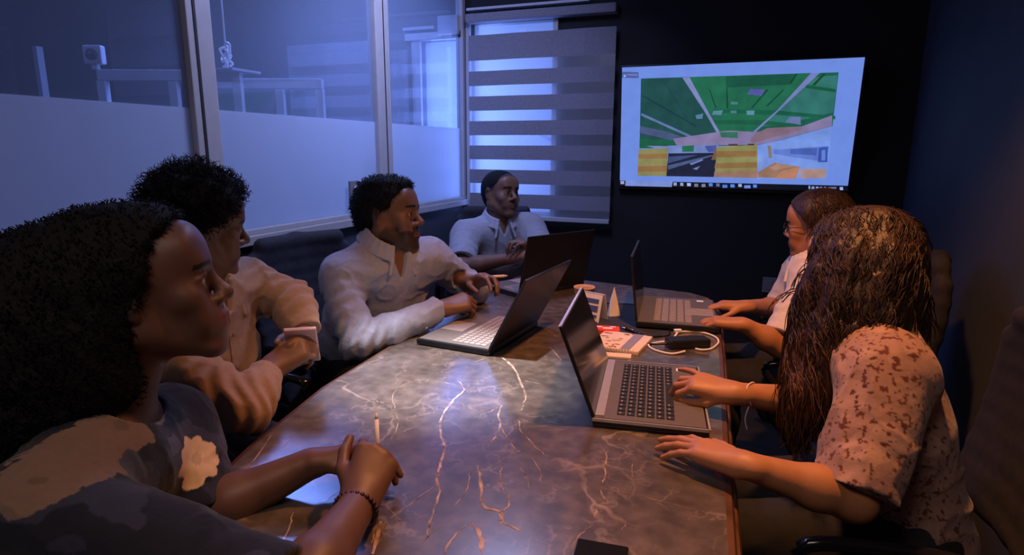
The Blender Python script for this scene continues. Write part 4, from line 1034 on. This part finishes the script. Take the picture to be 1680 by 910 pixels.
# --- woman in the floral blouse, foreground left
R1 = frame((.75, .66), math.radians(8), math.radians(-4))
J1 = dict(shL=(-.885, .69, .855), shR=(-.765, .415, .885), nb=(-.865, .565, .925), pv=(-1.02, .42, .55),
          elL=(-.755, .72, .76), wrL=(-.645, .752, .805), elR=(-.455, .47, .80), wrR=(-.500, .676, .805))
J1['elL'] = (-.79, .635, .735); J1['pv'] = np.array(J1['pv']); J1['legs'] = mk_legs(J1['pv'], (1, .25, 0), reach=.40)
def w1_pattern(P):
    n = fbm(P, 14, 3, 3); n2 = fbm(P, 5, 2, 8)
    c = np.tile(cols(22, 27, 40), (len(P), 1))
    c[n > .22] = cols(44, 48, 66); c[n2 > .45] = cols(30, 52, 62); c[(n < -.32)] = cols(38, 42, 60)
    for (ctr, r0, pet, col, ph) in FLOWERS1:
        q = P-np.array(ctr); d = np.linalg.norm(q, axis=1); ang = np.arctan2(q[:, 2], q[:, 0]*.7-q[:, 1]*.7)
        m = d < r0*(1+.09*np.cos(pet*ang+ph))+.014*fbm(P, 30, 3, 4); c[m] = col
        c[(d < r0*.25) & m & (n > .1)] = np.array(col)*.75
    return c
cream = cols(214, 186, 150); beige = cols(116, 96, 84)
FLOWERS1 = [((-.773, .642, .844), .040, 8, cream, .5), ((-.747, .457, .952), .062, 5, beige, 1.), ((-.775, .535, .949), .045, 4, beige, 2.), ((-.735, .405, .945), .05, 6, beige, 0), ((-.82, .59, .925), .03, 5, beige, 1), ((-.77, .60, .885), .018, 5, cols(70, 74, 96), 1), ((-.725, .51, .90), .028, 5, cols(60, 64, 84), 1)]
def w1_hair_extra(S, c, R):
    S.ell(c+R@A(0, -.085, .0), A(.098, .11, .115), R, .04)
    S.ell(c+R@A(0, -.17, -.03), A(.105, .12, .13), R, .05)
    S.ell(c+R@A(0, -.16, -.13), A(.10, .11, .12), R, .05)
    S.ell(c+R@A(.02, -.075, -.075), A(.075, .065, .085), R, .04)
def w1_shirt(body, J, hc, R, g):
    f = shirt_fn((.03, .035, .05), g=.014, long_sleeve=False, slv=(.98, .95), pattern=w1_pattern, amp=.005, collar_=False, h=.003, buttons=False, name='blouse', sleeve_r=.070, opening=.066, seed=5, vdepth=.0)
    return f(body, J, hc, R, g)
# --- chairs come later
def P1(): 
    hands = [dict(wrist=J1['wrL'], f=(.75, .60, .18), n=(-.35, .25, .9), side=-1, curls=[(30, 30, 15), (38, 40, 20), (45, 45, 22), (50, 50, 25)], thumb=((30, -30), (15, -25), (5, -20)), sc=.95),
             dict(wrist=J1['wrR'], f=(-.12, .82, .50), n=(.50, -.35, .75), side=1, curls=[(50, 40, 20), (62, 60, 30), (68, 66, 34), (70, 66, 34)], thumb=((40, -15), (15, -10), (0, -10)), sc=.97)]
    # side: thumb of the right hand lies to the person's left and vice versa
    b = person(J1, dict(c=(-.821, .624, 1.112), R=R1, scalp=((-.2, -.03), (-.06, -.02), (-.02, .0), (.0, .012), (.03, .022), (.06, .034), (.08, .045), (.1, .07), (.3, .2)), lip=(1.25, .8, .8)), 'woman in a dark floral blouse with voluminous black hair, in profile at the near left', hands, DARK, w1_shirt,
               cap_hair(.016, line=((-.2, -.03), (-.06, -.02), (-.02, .0), (.0, .012), (.03, .022), (.06, .034), (.08, .045), (.1, .07), (.3, .2)), zmin=-.3, amp=.006, scale=60, extra=w1_hair_extra, h=.004, strands=5600, slen=.007),
               h=.0027, headkw=dict(lips=1.2, nose=.95, jaw=.95, sc=1.0, prog=.002), neckr=.05)
    return b

# --- man with curly hair and beige shirt
R2 = frame((.50, .86), math.radians(-9), math.radians(3))
J2 = dict(shL=(-1.215, 1.235, .965), shR=(-1.20, .895, .935), nb=(-1.225, 1.06, .995), pv=A(-1.31, 1.03, .55),
          elL=(-1.096, 1.241, .932), wrL=(-1.004, 1.184, .860), elR=(-.933, .902, .792), wrR=(-.977, 1.022, .830))
J2['legs'] = mk_legs(J2['pv'], (1, .12, 0))
def P2():
    hands = [dict(wrist=J2['wrR'], f=(.30, .72, .38), n=(.30, -.62, .62), side=1, curls=[(40, 45, 20), (46, 50, 25), (52, 55, 25), (56, 55, 25)], thumb=((30, -30), (10, -35), (0, -30)), sc=1.0),
             dict(wrist=J2['wrL'], f=(.55, -.62, .05), n=(.55, .5, .45), side=-1, curls=[(45, 50, 25), (50, 55, 25), (55, 58, 25), (58, 58, 25)], thumb=((35, -30), (15, -25), (5, -20)), sc=1.0)]
    col = cols(160, 132, 110)
    def ex(S, c, R):
        rs = np.random.RandomState(5)
        for i in range(46):
            d = nrm(rs.randn(3)*A(1, 1, .7)+A(0, .1, .75)); S.ell(c+R@(A(0, -.01, .045)+d*A(.084, .10, .088)), A(.022, .022, .019)*rs.uniform(.8, 1.15), R, .012)
    return person(J2, dict(c=(-1.213, 1.081, 1.137), R=R2, scalp=HL), 'young man with curly black hair in a long-sleeved beige shirt, holding a phone', hands, BROWN,
                  shirt_fn(col, g=.016, amp=.006, h=.004, seed=2), cap_hair(.016, amp=.006, scale=50, extra=ex, zmin=-.05, strands=2600, slen=.022, seed=6), headkw=dict(nose=1), h=.0038)

# --- bearded man in light shirt
R3 = frame((.985, .17), math.radians(5), math.radians(-8))
J3 = dict(shL=(-1.005, 1.855, .945), shR=(-1.165, 1.545, .925), nb=(-1.098, 1.70, 1.00), pv=A(-1.30, 1.80, .55),
          elL=(-.905, 1.99, .815), wrL=(-.905, 1.925, .852), elR=(-1.03, 1.435, .765), wrR=(-.895, 1.70, .815))
J3['elL'] = (-.94, 2.05, .80); J3['legs'] = mk_legs(J3['pv'], (1, -.25, 0), reach=.40)
def beard(c, L, near):
    m = near & (L[:, 2] < -.030-.9*np.maximum(.02-L[:, 1], 0)) & (L[:, 1] > .0) & (L[:, 2] > -.125)
    m2 = near & (np.abs(L[:, 2]+.045) < .006) & (np.abs(L[:, 0]) < .028) & (L[:, 1] > .08)
    lip = (np.abs(L[:, 2]+.0625) < .008) & (np.abs(L[:, 0]) < .024) & (L[:, 1] > .083)
    cheek = (L[:, 1] > .055) & (L[:, 2] > -.052) & (np.abs(L[:, 0]) > .03)
    d = np.minimum(np.minimum(-.030-.9*np.maximum(.02-L[:, 1], 0)-L[:, 2], L[:, 1]+.005), L[:, 2]+.118)
    d = np.where(cheek, np.minimum(d, np.maximum(-.052-L[:, 2], .03-np.abs(L[:, 0]))), d)
    w_ = np.clip((d+.004*fbm(L, 90, 2, 3))/.012, 0, 1)*.82; w_ = np.where(near & ~lip, w_, 0); w_ = np.maximum(w_, np.where(m2, .85, 0))[:, None]
    return c*(1-w_)+w_*A(.014, .009, .008)
def P3():
    hands = [dict(wrist=J3['wrR'], f=(.62, .74, .18), n=(.25, -.35, .88), side=1, curls=[(38, 40, 20), (45, 48, 22), (50, 52, 24), (52, 52, 24)], thumb=((30, -25), (12, -25), (0, -25)), sc=1.04),
             dict(wrist=J3['wrL'], f=(.80, -.25, .32), n=(.10, .30, .9), side=-1, curls=[(30, 30, 15), (24, 42, 25), (30, 45, 25), (36, 48, 25)], thumb=((38, -30), (20, -35), (8, -35)), sc=1.04)]
    col = cols(142, 150, 172)
    def ex(S, c, R):
        S.ell(c+R@A(0, .035, .098), A(.055, .05, .028), R, .02); S.ell(c+R@A(0, -.02, .10), A(.066, .07, .03), R, .02)
    return person(J3, dict(c=(-1.093, 1.721, 1.102), R=R3, scalp=HL), 'smiling bearded man in a pale long-sleeved shirt, hands over his laptop', hands, BROWN,
                  shirt_fn(col, g=.018, amp=.007, h=.004, seed=9), cap_hair(.010, amp=.004, scale=60, extra=ex, zmin=-.055, seed=4, strands=1200, slen=.010), headkw=dict(smile=1, nose=.98, jaw=1.04, sc=1.02), facepaint=beard, h=.0038, neckr=.06, k=1.06)

# --- man in polo shirt at the far end
R4 = frame((.90, -.44), math.radians(6), math.radians(-6))
J4 = dict(shL=(-1.02, 2.945, .925), shR=(-1.30, 2.74, .90), nb=(-1.155, 2.845, .965), pv=A(-1.22, 2.98, .55),
          elL=(-.88, 2.76, .80), wrL=(-.885, 2.62, .86), elR=(-1.225, 2.545, .775), wrR=(-1.00, 2.565, .83))
J4['legs'] = mk_legs(J4['pv'], (.4, -.9, 0), reach=.34)
def moust(c, L, near):
    m2 = near & (np.abs(L[:, 2]+.045) < .005) & (np.abs(L[:, 0]) < .028) & (L[:, 1] > .08)
    c[m2] = c[m2]*.45; return c
def P4():
    hands = [dict(wrist=J4['wrR'], f=(.85, .02, .35), n=(-.2, -.6, .7), side=1, curls=[(30, 40, 20), (38, 44, 22), (44, 46, 22), (48, 46, 22)], sc=1.0),
             dict(wrist=J4['wrL'], f=(-.35, -.25, .3), n=(.3, .3, .8), side=-1, curls=[(45, 50, 25)]*4, sc=1.0)]
    col = cols(150, 154, 172)
    return person(J4, dict(c=(-1.152, 2.845, 1.100), R=R4, scalp=HL), 'smiling man with close-cropped hair in a grey-blue polo shirt by the blind', hands, (.17, .09, .06),
                  shirt_fn(col, g=.016, long_sleeve=False, slv=(.85, .85), amp=.005, h=.0045, seed=11), cap_hair(.003, amp=.0015, scale=60, zmin=-.05, h=.0045), headkw=dict(smile=1), facepaint=moust, h=.0042)

# --- woman with spectacles at the far right
R5 = frame((-.95, .31), math.radians(-7), math.radians(-4))
J5 = dict(shL=(.235, 2.195, .885), shR=(.235, 2.50, .885), nb=(.255, 2.35, .935), pv=A(.34, 2.33, .55),
          elL=(.135, 2.03, .715), wrL=(.018, 1.985, .785), elR=(.16, 2.52, .72), wrR=(.03, 2.23, .785))
J5['legs'] = mk_legs(J5['pv'], (-1, 0, 0), reach=.38)
def long_hair(paths, grow=.014, line=None, amp=.0055, zmin=-.3, seed=3, h=.0045, side=.05, smax=9):
    def f(body, J, hc, R, gg):
        S = Sculpt(); S.ell(hc+R@A(0, -.018, .036), A(.074+grow, .094+grow, .082+grow), R, .01)
        S.ell(hc+R@A(0, .01, .045), A(.068+grow, .072+grow, .060+grow), R, .02)
        L_ = line or ((-.2, .02), (-.06, .02), (.0, .03), (.03, .042), (.06, .055), (.085, .07), (.1, .11), (.3, .3))
        zs = [p[0] for p in L_]; ys = [p[1] for p in L_]
        def clip(P, v):
            L = (P-hc)@R; m = (np.linalg.norm(L, axis=1) < .15) & (np.abs(L[:, 0]) < side)
            return np.where(m, np.maximum(v, L[:, 1]-np.interp(L[:, 2], zs, ys)), v)
        S.post.append(clip)
        for pts, rs in paths: S.chain(smooth_np(pts, 4), np.interp(np.linspace(0, 1, (len(pts)-1)*4+1), np.linspace(0, 1, len(rs)), rs), .02)
        def strand(P, v):
            q = P*A(1, 1, .16); wav = .5*np.sin(P[:, 2]*60+4*vnoise(P*6))
            a = fbm(q+A(.012, .012, 0)*wav[:, None], 75, 3, seed)*np.where(P[:, 2] > hc[2]+.07, .35, 1)
            return v+amp*a+.003*fbm(P, 22, 2, seed+5)
        S.post.append(strand)
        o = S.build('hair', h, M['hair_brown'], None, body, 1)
        me = o.data; rs_ = np.random.RandomState(seed); nv = len(me.vertices); co_ = np.zeros(nv*3, np.float32); me.vertices.foreach_get('co', co_); co_ = co_.reshape(-1, 3)
        no_ = np.zeros(nv*3, np.float32); me.vertices.foreach_get('normal', no_); no_ = no_.reshape(-1, 3)
        mb = MB()
        for i in rs_.choice(nv, 3800, replace=False):
            p = Vector(co_[i]); n_ = Vector(no_[i]); d = Vector((0, 0, -1)); d = (d-n_*d.dot(n_))
            if d.length < .3: continue
            lx = float((co_[i]-hc)@R[:, 0]); ly = float((co_[i]-hc)@R[:, 1])
            if ly > smax: continue
            if n_.z > .2:
                d = Vector(R[:, 0])*(1 if lx > 0 else -1)-Vector(R[:, 1])*.5+Vector((0, 0, -.5)); d = d-n_*d.dot(n_)
            d.normalize(); s_ = d.cross(n_); ph_ = rs_.uniform(0, 6); lw = rs_.uniform(.05, .12)*(.6 if n_.z > .3 else 1); amp_ = rs_.uniform(.002, .005)
            pts = [p+d*lw*q*(1-q*.35)+Vector((0, 0, -1))*lw*q*q*.35+n_*(.0035*math.sin(q*3.0)+.0008)+s_*amp_*math.sin(q*7+ph_) for q in (0, .15, .3, .45, .6, .75, .9, 1)]
            mb.tube(pts, [.0005, .0010, .0011, .0011, .0011, .0010, .0008, .0003], 3)
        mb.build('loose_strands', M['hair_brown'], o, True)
        return o
    return f
def smooth_np(pts, k): return [np.array(p) for p in smooth_path([tuple(p) for p in pts], k)]
def P5():
    hands = [dict(wrist=J5['wrL'], f=(-.92, .12, .02), n=(.0, .0, 1), side=-1, curls=curl_type, sc=.92),
             dict(wrist=J5['wrR'], f=(-.92, -.1, .02), n=(.0, .0, 1), side=1, curls=curl_type, sc=.92)]
    col = cols(205, 192, 180)
    hc = A(.239, 2.384, 1.062)
    paths = [([hc+A(.02, -.06, .02), hc+A(.035, -.075, -.08), hc+A(.01, -.11, -.17), hc+A(-.01, -.13, -.25)], (.045, .045, .04, .02)), ([hc+A(.07, 0, 0), hc+A(.10, 0, -.15), hc+A(.11, -.02, -.3)], (.07, .075, .05))]
    b = person(J5, dict(c=hc, R=R5), 'woman in spectacles and a pale blouse, sitting farthest right near the television', hands, TAN,
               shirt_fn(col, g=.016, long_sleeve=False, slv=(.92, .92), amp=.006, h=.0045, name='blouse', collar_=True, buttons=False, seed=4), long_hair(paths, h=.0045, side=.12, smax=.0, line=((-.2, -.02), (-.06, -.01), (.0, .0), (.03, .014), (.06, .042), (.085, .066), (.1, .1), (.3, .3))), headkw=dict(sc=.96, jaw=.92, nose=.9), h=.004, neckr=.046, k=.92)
    gl = MB(); Rm = R5
    g = lambda x, y, z: Vector(hc+Rm@(A(x, y, z)*.96))
    for s_ in (-1, 1):
        gl.tube([g(s_*.034+.024*math.cos(a), .102-.004*abs(math.cos(a)), .002+.018*math.sin(a)) for a in [i*2*PI/18 for i in range(18)]], .0014, 6, True)
        gl.tube([g(s_*.058, .100, .006), g(s_*.078, .05, .008), g(s_*.082, -.01, .006)], .0014, 6)
    gl.tube([g(-.01, .103, .004), g(0, .106, .007), g(.01, .103, .004)], .0014, 6)
    gl.build('spectacles', M['lens_glass'], b, True)
    return b

# --- woman with long wavy hair at the near right
R6 = frame((-.86, .50), math.radians(-14), 0)
J6 = dict(shL=(.262, 1.240, .912), shR=(.245, 1.56, .925), nb=(.262, 1.405, .955), pv=A(.36, 1.38, .55),
          elL=(.212, 1.095, .735), wrL=(.035, 1.040, .791), elR=(.22, 1.57, .745), wrR=(.012, 1.335, .805))
J6['elR'] = (.215, 1.44, .765); J6['legs'] = mk_legs(J6['pv'], (-1, -.05, 0), reach=.38)
def w6_pattern(P):
    c = np.tile(cols(150, 118, 108), (len(P), 1)); n = fbm(P, 115, 2, 6); n2 = fbm(P, 160, 2, 2); n3 = fbm(P, 20, 2, 12)
    c[n3 > .25] = cols(164, 132, 120); c[(n > .33)] = cols(92, 52, 42); c[(n2 > .50)] = cols(78, 42, 34); return c
def P6():
    hands = [dict(wrist=J6['wrL'], f=(-.80, .40, -.02), n=(.02, .02, 1), side=-1, curls=[(8, 18, 8), (8, 10, 6), (10, 12, 8), (12, 14, 8)], splay=(16, 4, -3, -10), thumb=((44, -4), (34, -8), (26, -8)), sc=.98),
             dict(wrist=J6['wrR'], f=(-.93, .14, .10), n=(-.05, -.25, 1), side=1, curls=[(38, 40, 18), (30, 42, 20), (24, 36, 18), (4, 12, 10)], splay=(4, 0, -6, -22), thumb=((26, -28), (4, -18), (-8, -14)), sc=.96)]
    hc = A(.235, 1.45, 1.078)
    paths = [([hc+A(-.02, -.07, .04), hc+A(-.035, -.095, -.05), hc+A(-.05, -.12, -.15), hc+A(-.07, -.13, -.22), hc+A(-.088, -.125, -.27), hc+A(-.094, -.12, -.305)], (.045, .052, .050, .042, .034, .02)),
             ([hc+A(.03, -.07, .03), hc+A(.02, -.10, -.08), hc+A(.0, -.125, -.17), hc+A(-.02, -.135, -.22), hc+A(-.04, -.13, -.26)], (.05, .062, .055, .045, .025)),
             ([hc+A(.04, -.04, .03), hc+A(.05, -.065, -.05), hc+A(.045, -.085, -.12), hc+A(.03, -.09, -.19)], (.052, .055, .052, .035)),
             ([hc+A(.05, .03, .0), hc+A(.08, .03, -.12), hc+A(.10, .02, -.3)], (.05, .06, .05)),
             ([hc+A(-.02, .08, .0), hc+A(-.03, .11, -.12), hc+A(-.05, .12, -.22)], (.04, .05, .03)),
             ([hc+A(-.055, -.055, .035), hc+A(-.085, -.075, -.04), hc+A(-.095, -.09, -.12), hc+A(-.10, -.11, -.20), hc+A(-.115, -.11, -.27)], (.024, .030, .028, .024, .014))]
    def shirt6(body, J, hc_, R, g):
        f = shirt_fn((.5, .3, .25), g=.020, long_sleeve=False, slv=(.95, .9), pattern=w6_pattern, amp=.008, collar_=False, h=.0032, buttons=False, name='blouse', sleeve_r=.064, opening=.08, seed=8, vdepth=.02)
        return f(body, J, hc_, R, g)
    b = person(J6, dict(c=hc, R=R6), 'woman with long wavy brown hair in a dotted pink blouse, typing at the near right', hands, TAN, shirt6,
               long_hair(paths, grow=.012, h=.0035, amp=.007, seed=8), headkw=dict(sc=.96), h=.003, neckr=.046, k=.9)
    w_ = Vector(J6['wrR'])+Vector((.028, .012, -.002))
    MB().tube([w_+Vector((.10, .98, 0)).normalized()*.0285*math.cos(a)+Vector((0, 0, .0255))*math.sin(a)+Vector((.006*math.sin(2*a), 0, 0)) for a in [i*2*PI/24 for i in range(24)]], .0016, 6, True).tube(smooth_path([w_+Vector((0, -.02, -.02)), w_+Vector((-.006, -.03, -.045)), w_+Vector((.0, -.032, -.07))], 4), .0014, 5).build('thread_bracelet', M['thread'], b, True)
    return b
people = {}
for nm, fn in (('1', P1), ('2', P2), ('3', P3), ('4', P4), ('5', P5), ('6', P6)):
    if nm in PEOPLE: people[nm] = fn()
if '1' in people:
    b = people['1']; w_ = Vector(J1['wrR'])-Vector((-.12, .82, .3)).normalized()*.006; ax_ = (Vector(J1['wrR'])-Vector(J1['elR'])).normalized(); s1 = ax_.cross(Vector((0, 0, 1))).normalized(); s2 = ax_.cross(s1)
    mb = MB()
    for i in range(26):
        a = i*2*PI/26; p = w_+(s1*math.cos(a)*.032+s2*math.sin(a)*.027); r = bmesh.ops.create_icosphere(mb.bm, subdivisions=1, radius=.0042); bmesh.ops.translate(mb.bm, vec=p, verts=r['verts'])
    mb.build('beaded_bracelet', M['bead'], b, True)

# ------------------------------------------------------------------ things held in hands
e = empty('smartphone', (-.968, 1.128, .858), 0, 'pink cased smartphone in the hands of the curly-haired man', 'phone'); e.rotation_euler = (math.radians(38), 0, math.radians(35))
MB().box((0, 0, 0), (.072, .009, .135), bev=.003).build('phone_case', M['phone_pink'], e); MB().box((0, .0048, 0), (.066, .0006, .128)).build('phone_display', M['phone_screen'], e)
e = empty('pen', (-.800, 1.880, .893), 0, 'cream pen between the fingers of the bearded man', 'pen'); e.rotation_euler = (0, math.radians(-4), math.radians(20))
MB().cyl((-.02, 0, 0), (.05, 0, 0), .0048).cyl((.05, 0, 0), (.062, 0, 0), .0048, .001).build('barrel', M['pen_cream'], e, True); MB().cyl((-.035, 0, 0), (-.02, 0, 0), .005).build('pen_cap', M['cable_white'], e, True)
e = empty('pen', (-.545, .80, .868), 0, 'short pale pen tip showing above the fists of the woman in the floral blouse', 'pen'); e.rotation_euler = (math.radians(-12), math.radians(-8), 0)
MB().cyl((0, 0, -.055), (0, 0, .012), .0035).cyl((0, 0, .012), (0, 0, .022), .0032, .0008).build('barrel', M['cable_white'], e, True)

# ------------------------------------------------------------------ office chairs
def chair(label):
    r = empty('office_chair', (0, 0, 0), 0, label, 'chair', None)
    S = Sculpt(); S.cone((-.16, -.14, .44), (.16, -.14, .44), .05, .05, .04); S.ell((0, 0, .44), (.25, .24, .04), None, .03); S.cone((-.19, .17, .44), (.19, .17, .44), .035, .035, .04)
    S.build('seat', .012, M['dark_fabric'], None, r)
    B = Sculpt()
    for i in range(9):
        z = .56+i*.052; w_ = .20+.02*math.sin(i/8*PI)-(.03 if i == 8 else 0); y = -.235-.028*math.sin(i/8*PI*.9)-i*.006
        B.cone((-w_, y+.025, z), (0, y-.012, z), .028, .026, .03); B.cone((0, y-.012, z), (w_, y+.025, z), .026, .028, .03)
    B.build('backrest', .012, M['slate_fabric'], None, r)
    MB().tube(smooth_path([(0, -.05, .40), (0, -.2, .39), (0, -.30, .45), (0, -.29, .60), (0, -.285, .72)], 5), .02).build('back_support', M['black_plastic'], r, True)
    for s_ in (-1, 1):
        MB().tube(smooth_path([(s_*.2, .08, .41), (s_*.30, .09, .44), (s_*.315, .15, .56), (s_*.31, .20, .645), (s_*.30, .06, .665), (s_*.30, -.08, .655), (s_*.305, -.12, .60), (s_*.30, -.05, .47), (s_*.2, -.05, .41)], 6), .013).build('armrest', M['black_gloss'], r, True)
    MB().cyl((0, 0, .10), (0, 0, .41), .025).build('gas_lift', M['chrome'], r, True)
    b = MB()
    for i in range(5):
        a = i*2*PI/5; b.cyl((0, 0, .11), (.27*math.cos(a), .27*math.sin(a), .075), .026, .016)
    b.build('star_base', M['black_plastic'], r, True)
    for i in range(5):
        a = i*2*PI/5; x, y = .27*math.cos(a), .27*math.sin(a)
        MB().cyl((x-.012*math.sin(a)*1.6, y+.012*math.cos(a)*1.6, .03), (x+.012*math.sin(a)*1.6, y-.012*math.cos(a)*1.6, .03), .028).cyl((x, y, .03), (x, y, .075), .009).build('castor', M['black_plastic'], r, True)
    return r
ch0 = chair('black office chair under the woman in the floral blouse')
spots = [(J1['pv'], (1, .25), None), (J2['pv'], (1, .12), 'black office chair under the curly-haired man in beige'), (J3['pv'], (1, -.25), 'office chair with a slate backrest behind the bearded man'),
         (J4['pv'], (.4, -.9), 'office chair under the man in the polo shirt at the far left'), (J5['pv'], (-1, 0), 'office chair under the woman in spectacles, nearer the television'),
         (J6['pv'], (-1, -.05), 'office chair under the long-haired woman at the near right')]
for i, (p, d, lab) in enumerate(spots):
    o = ch0 if i == 0 else copy_tree(ch0)
    o.location = (p[0]+d[0]*(.04 if i in (4, 5) else -.02), p[1]-d[1]*.02, 0); o.rotation_euler.z = math.atan2(d[1], d[0])-PI/2
    if lab: o['label'] = lab
    if i in (4, 5):
        for q_ in o.children:
            if q_.name.startswith('backrest'): q_.material_slots[0].link = 'OBJECT'; q_.material_slots[0].material = M['dark_fabric']
    o['group'] = 'office chairs around the table'
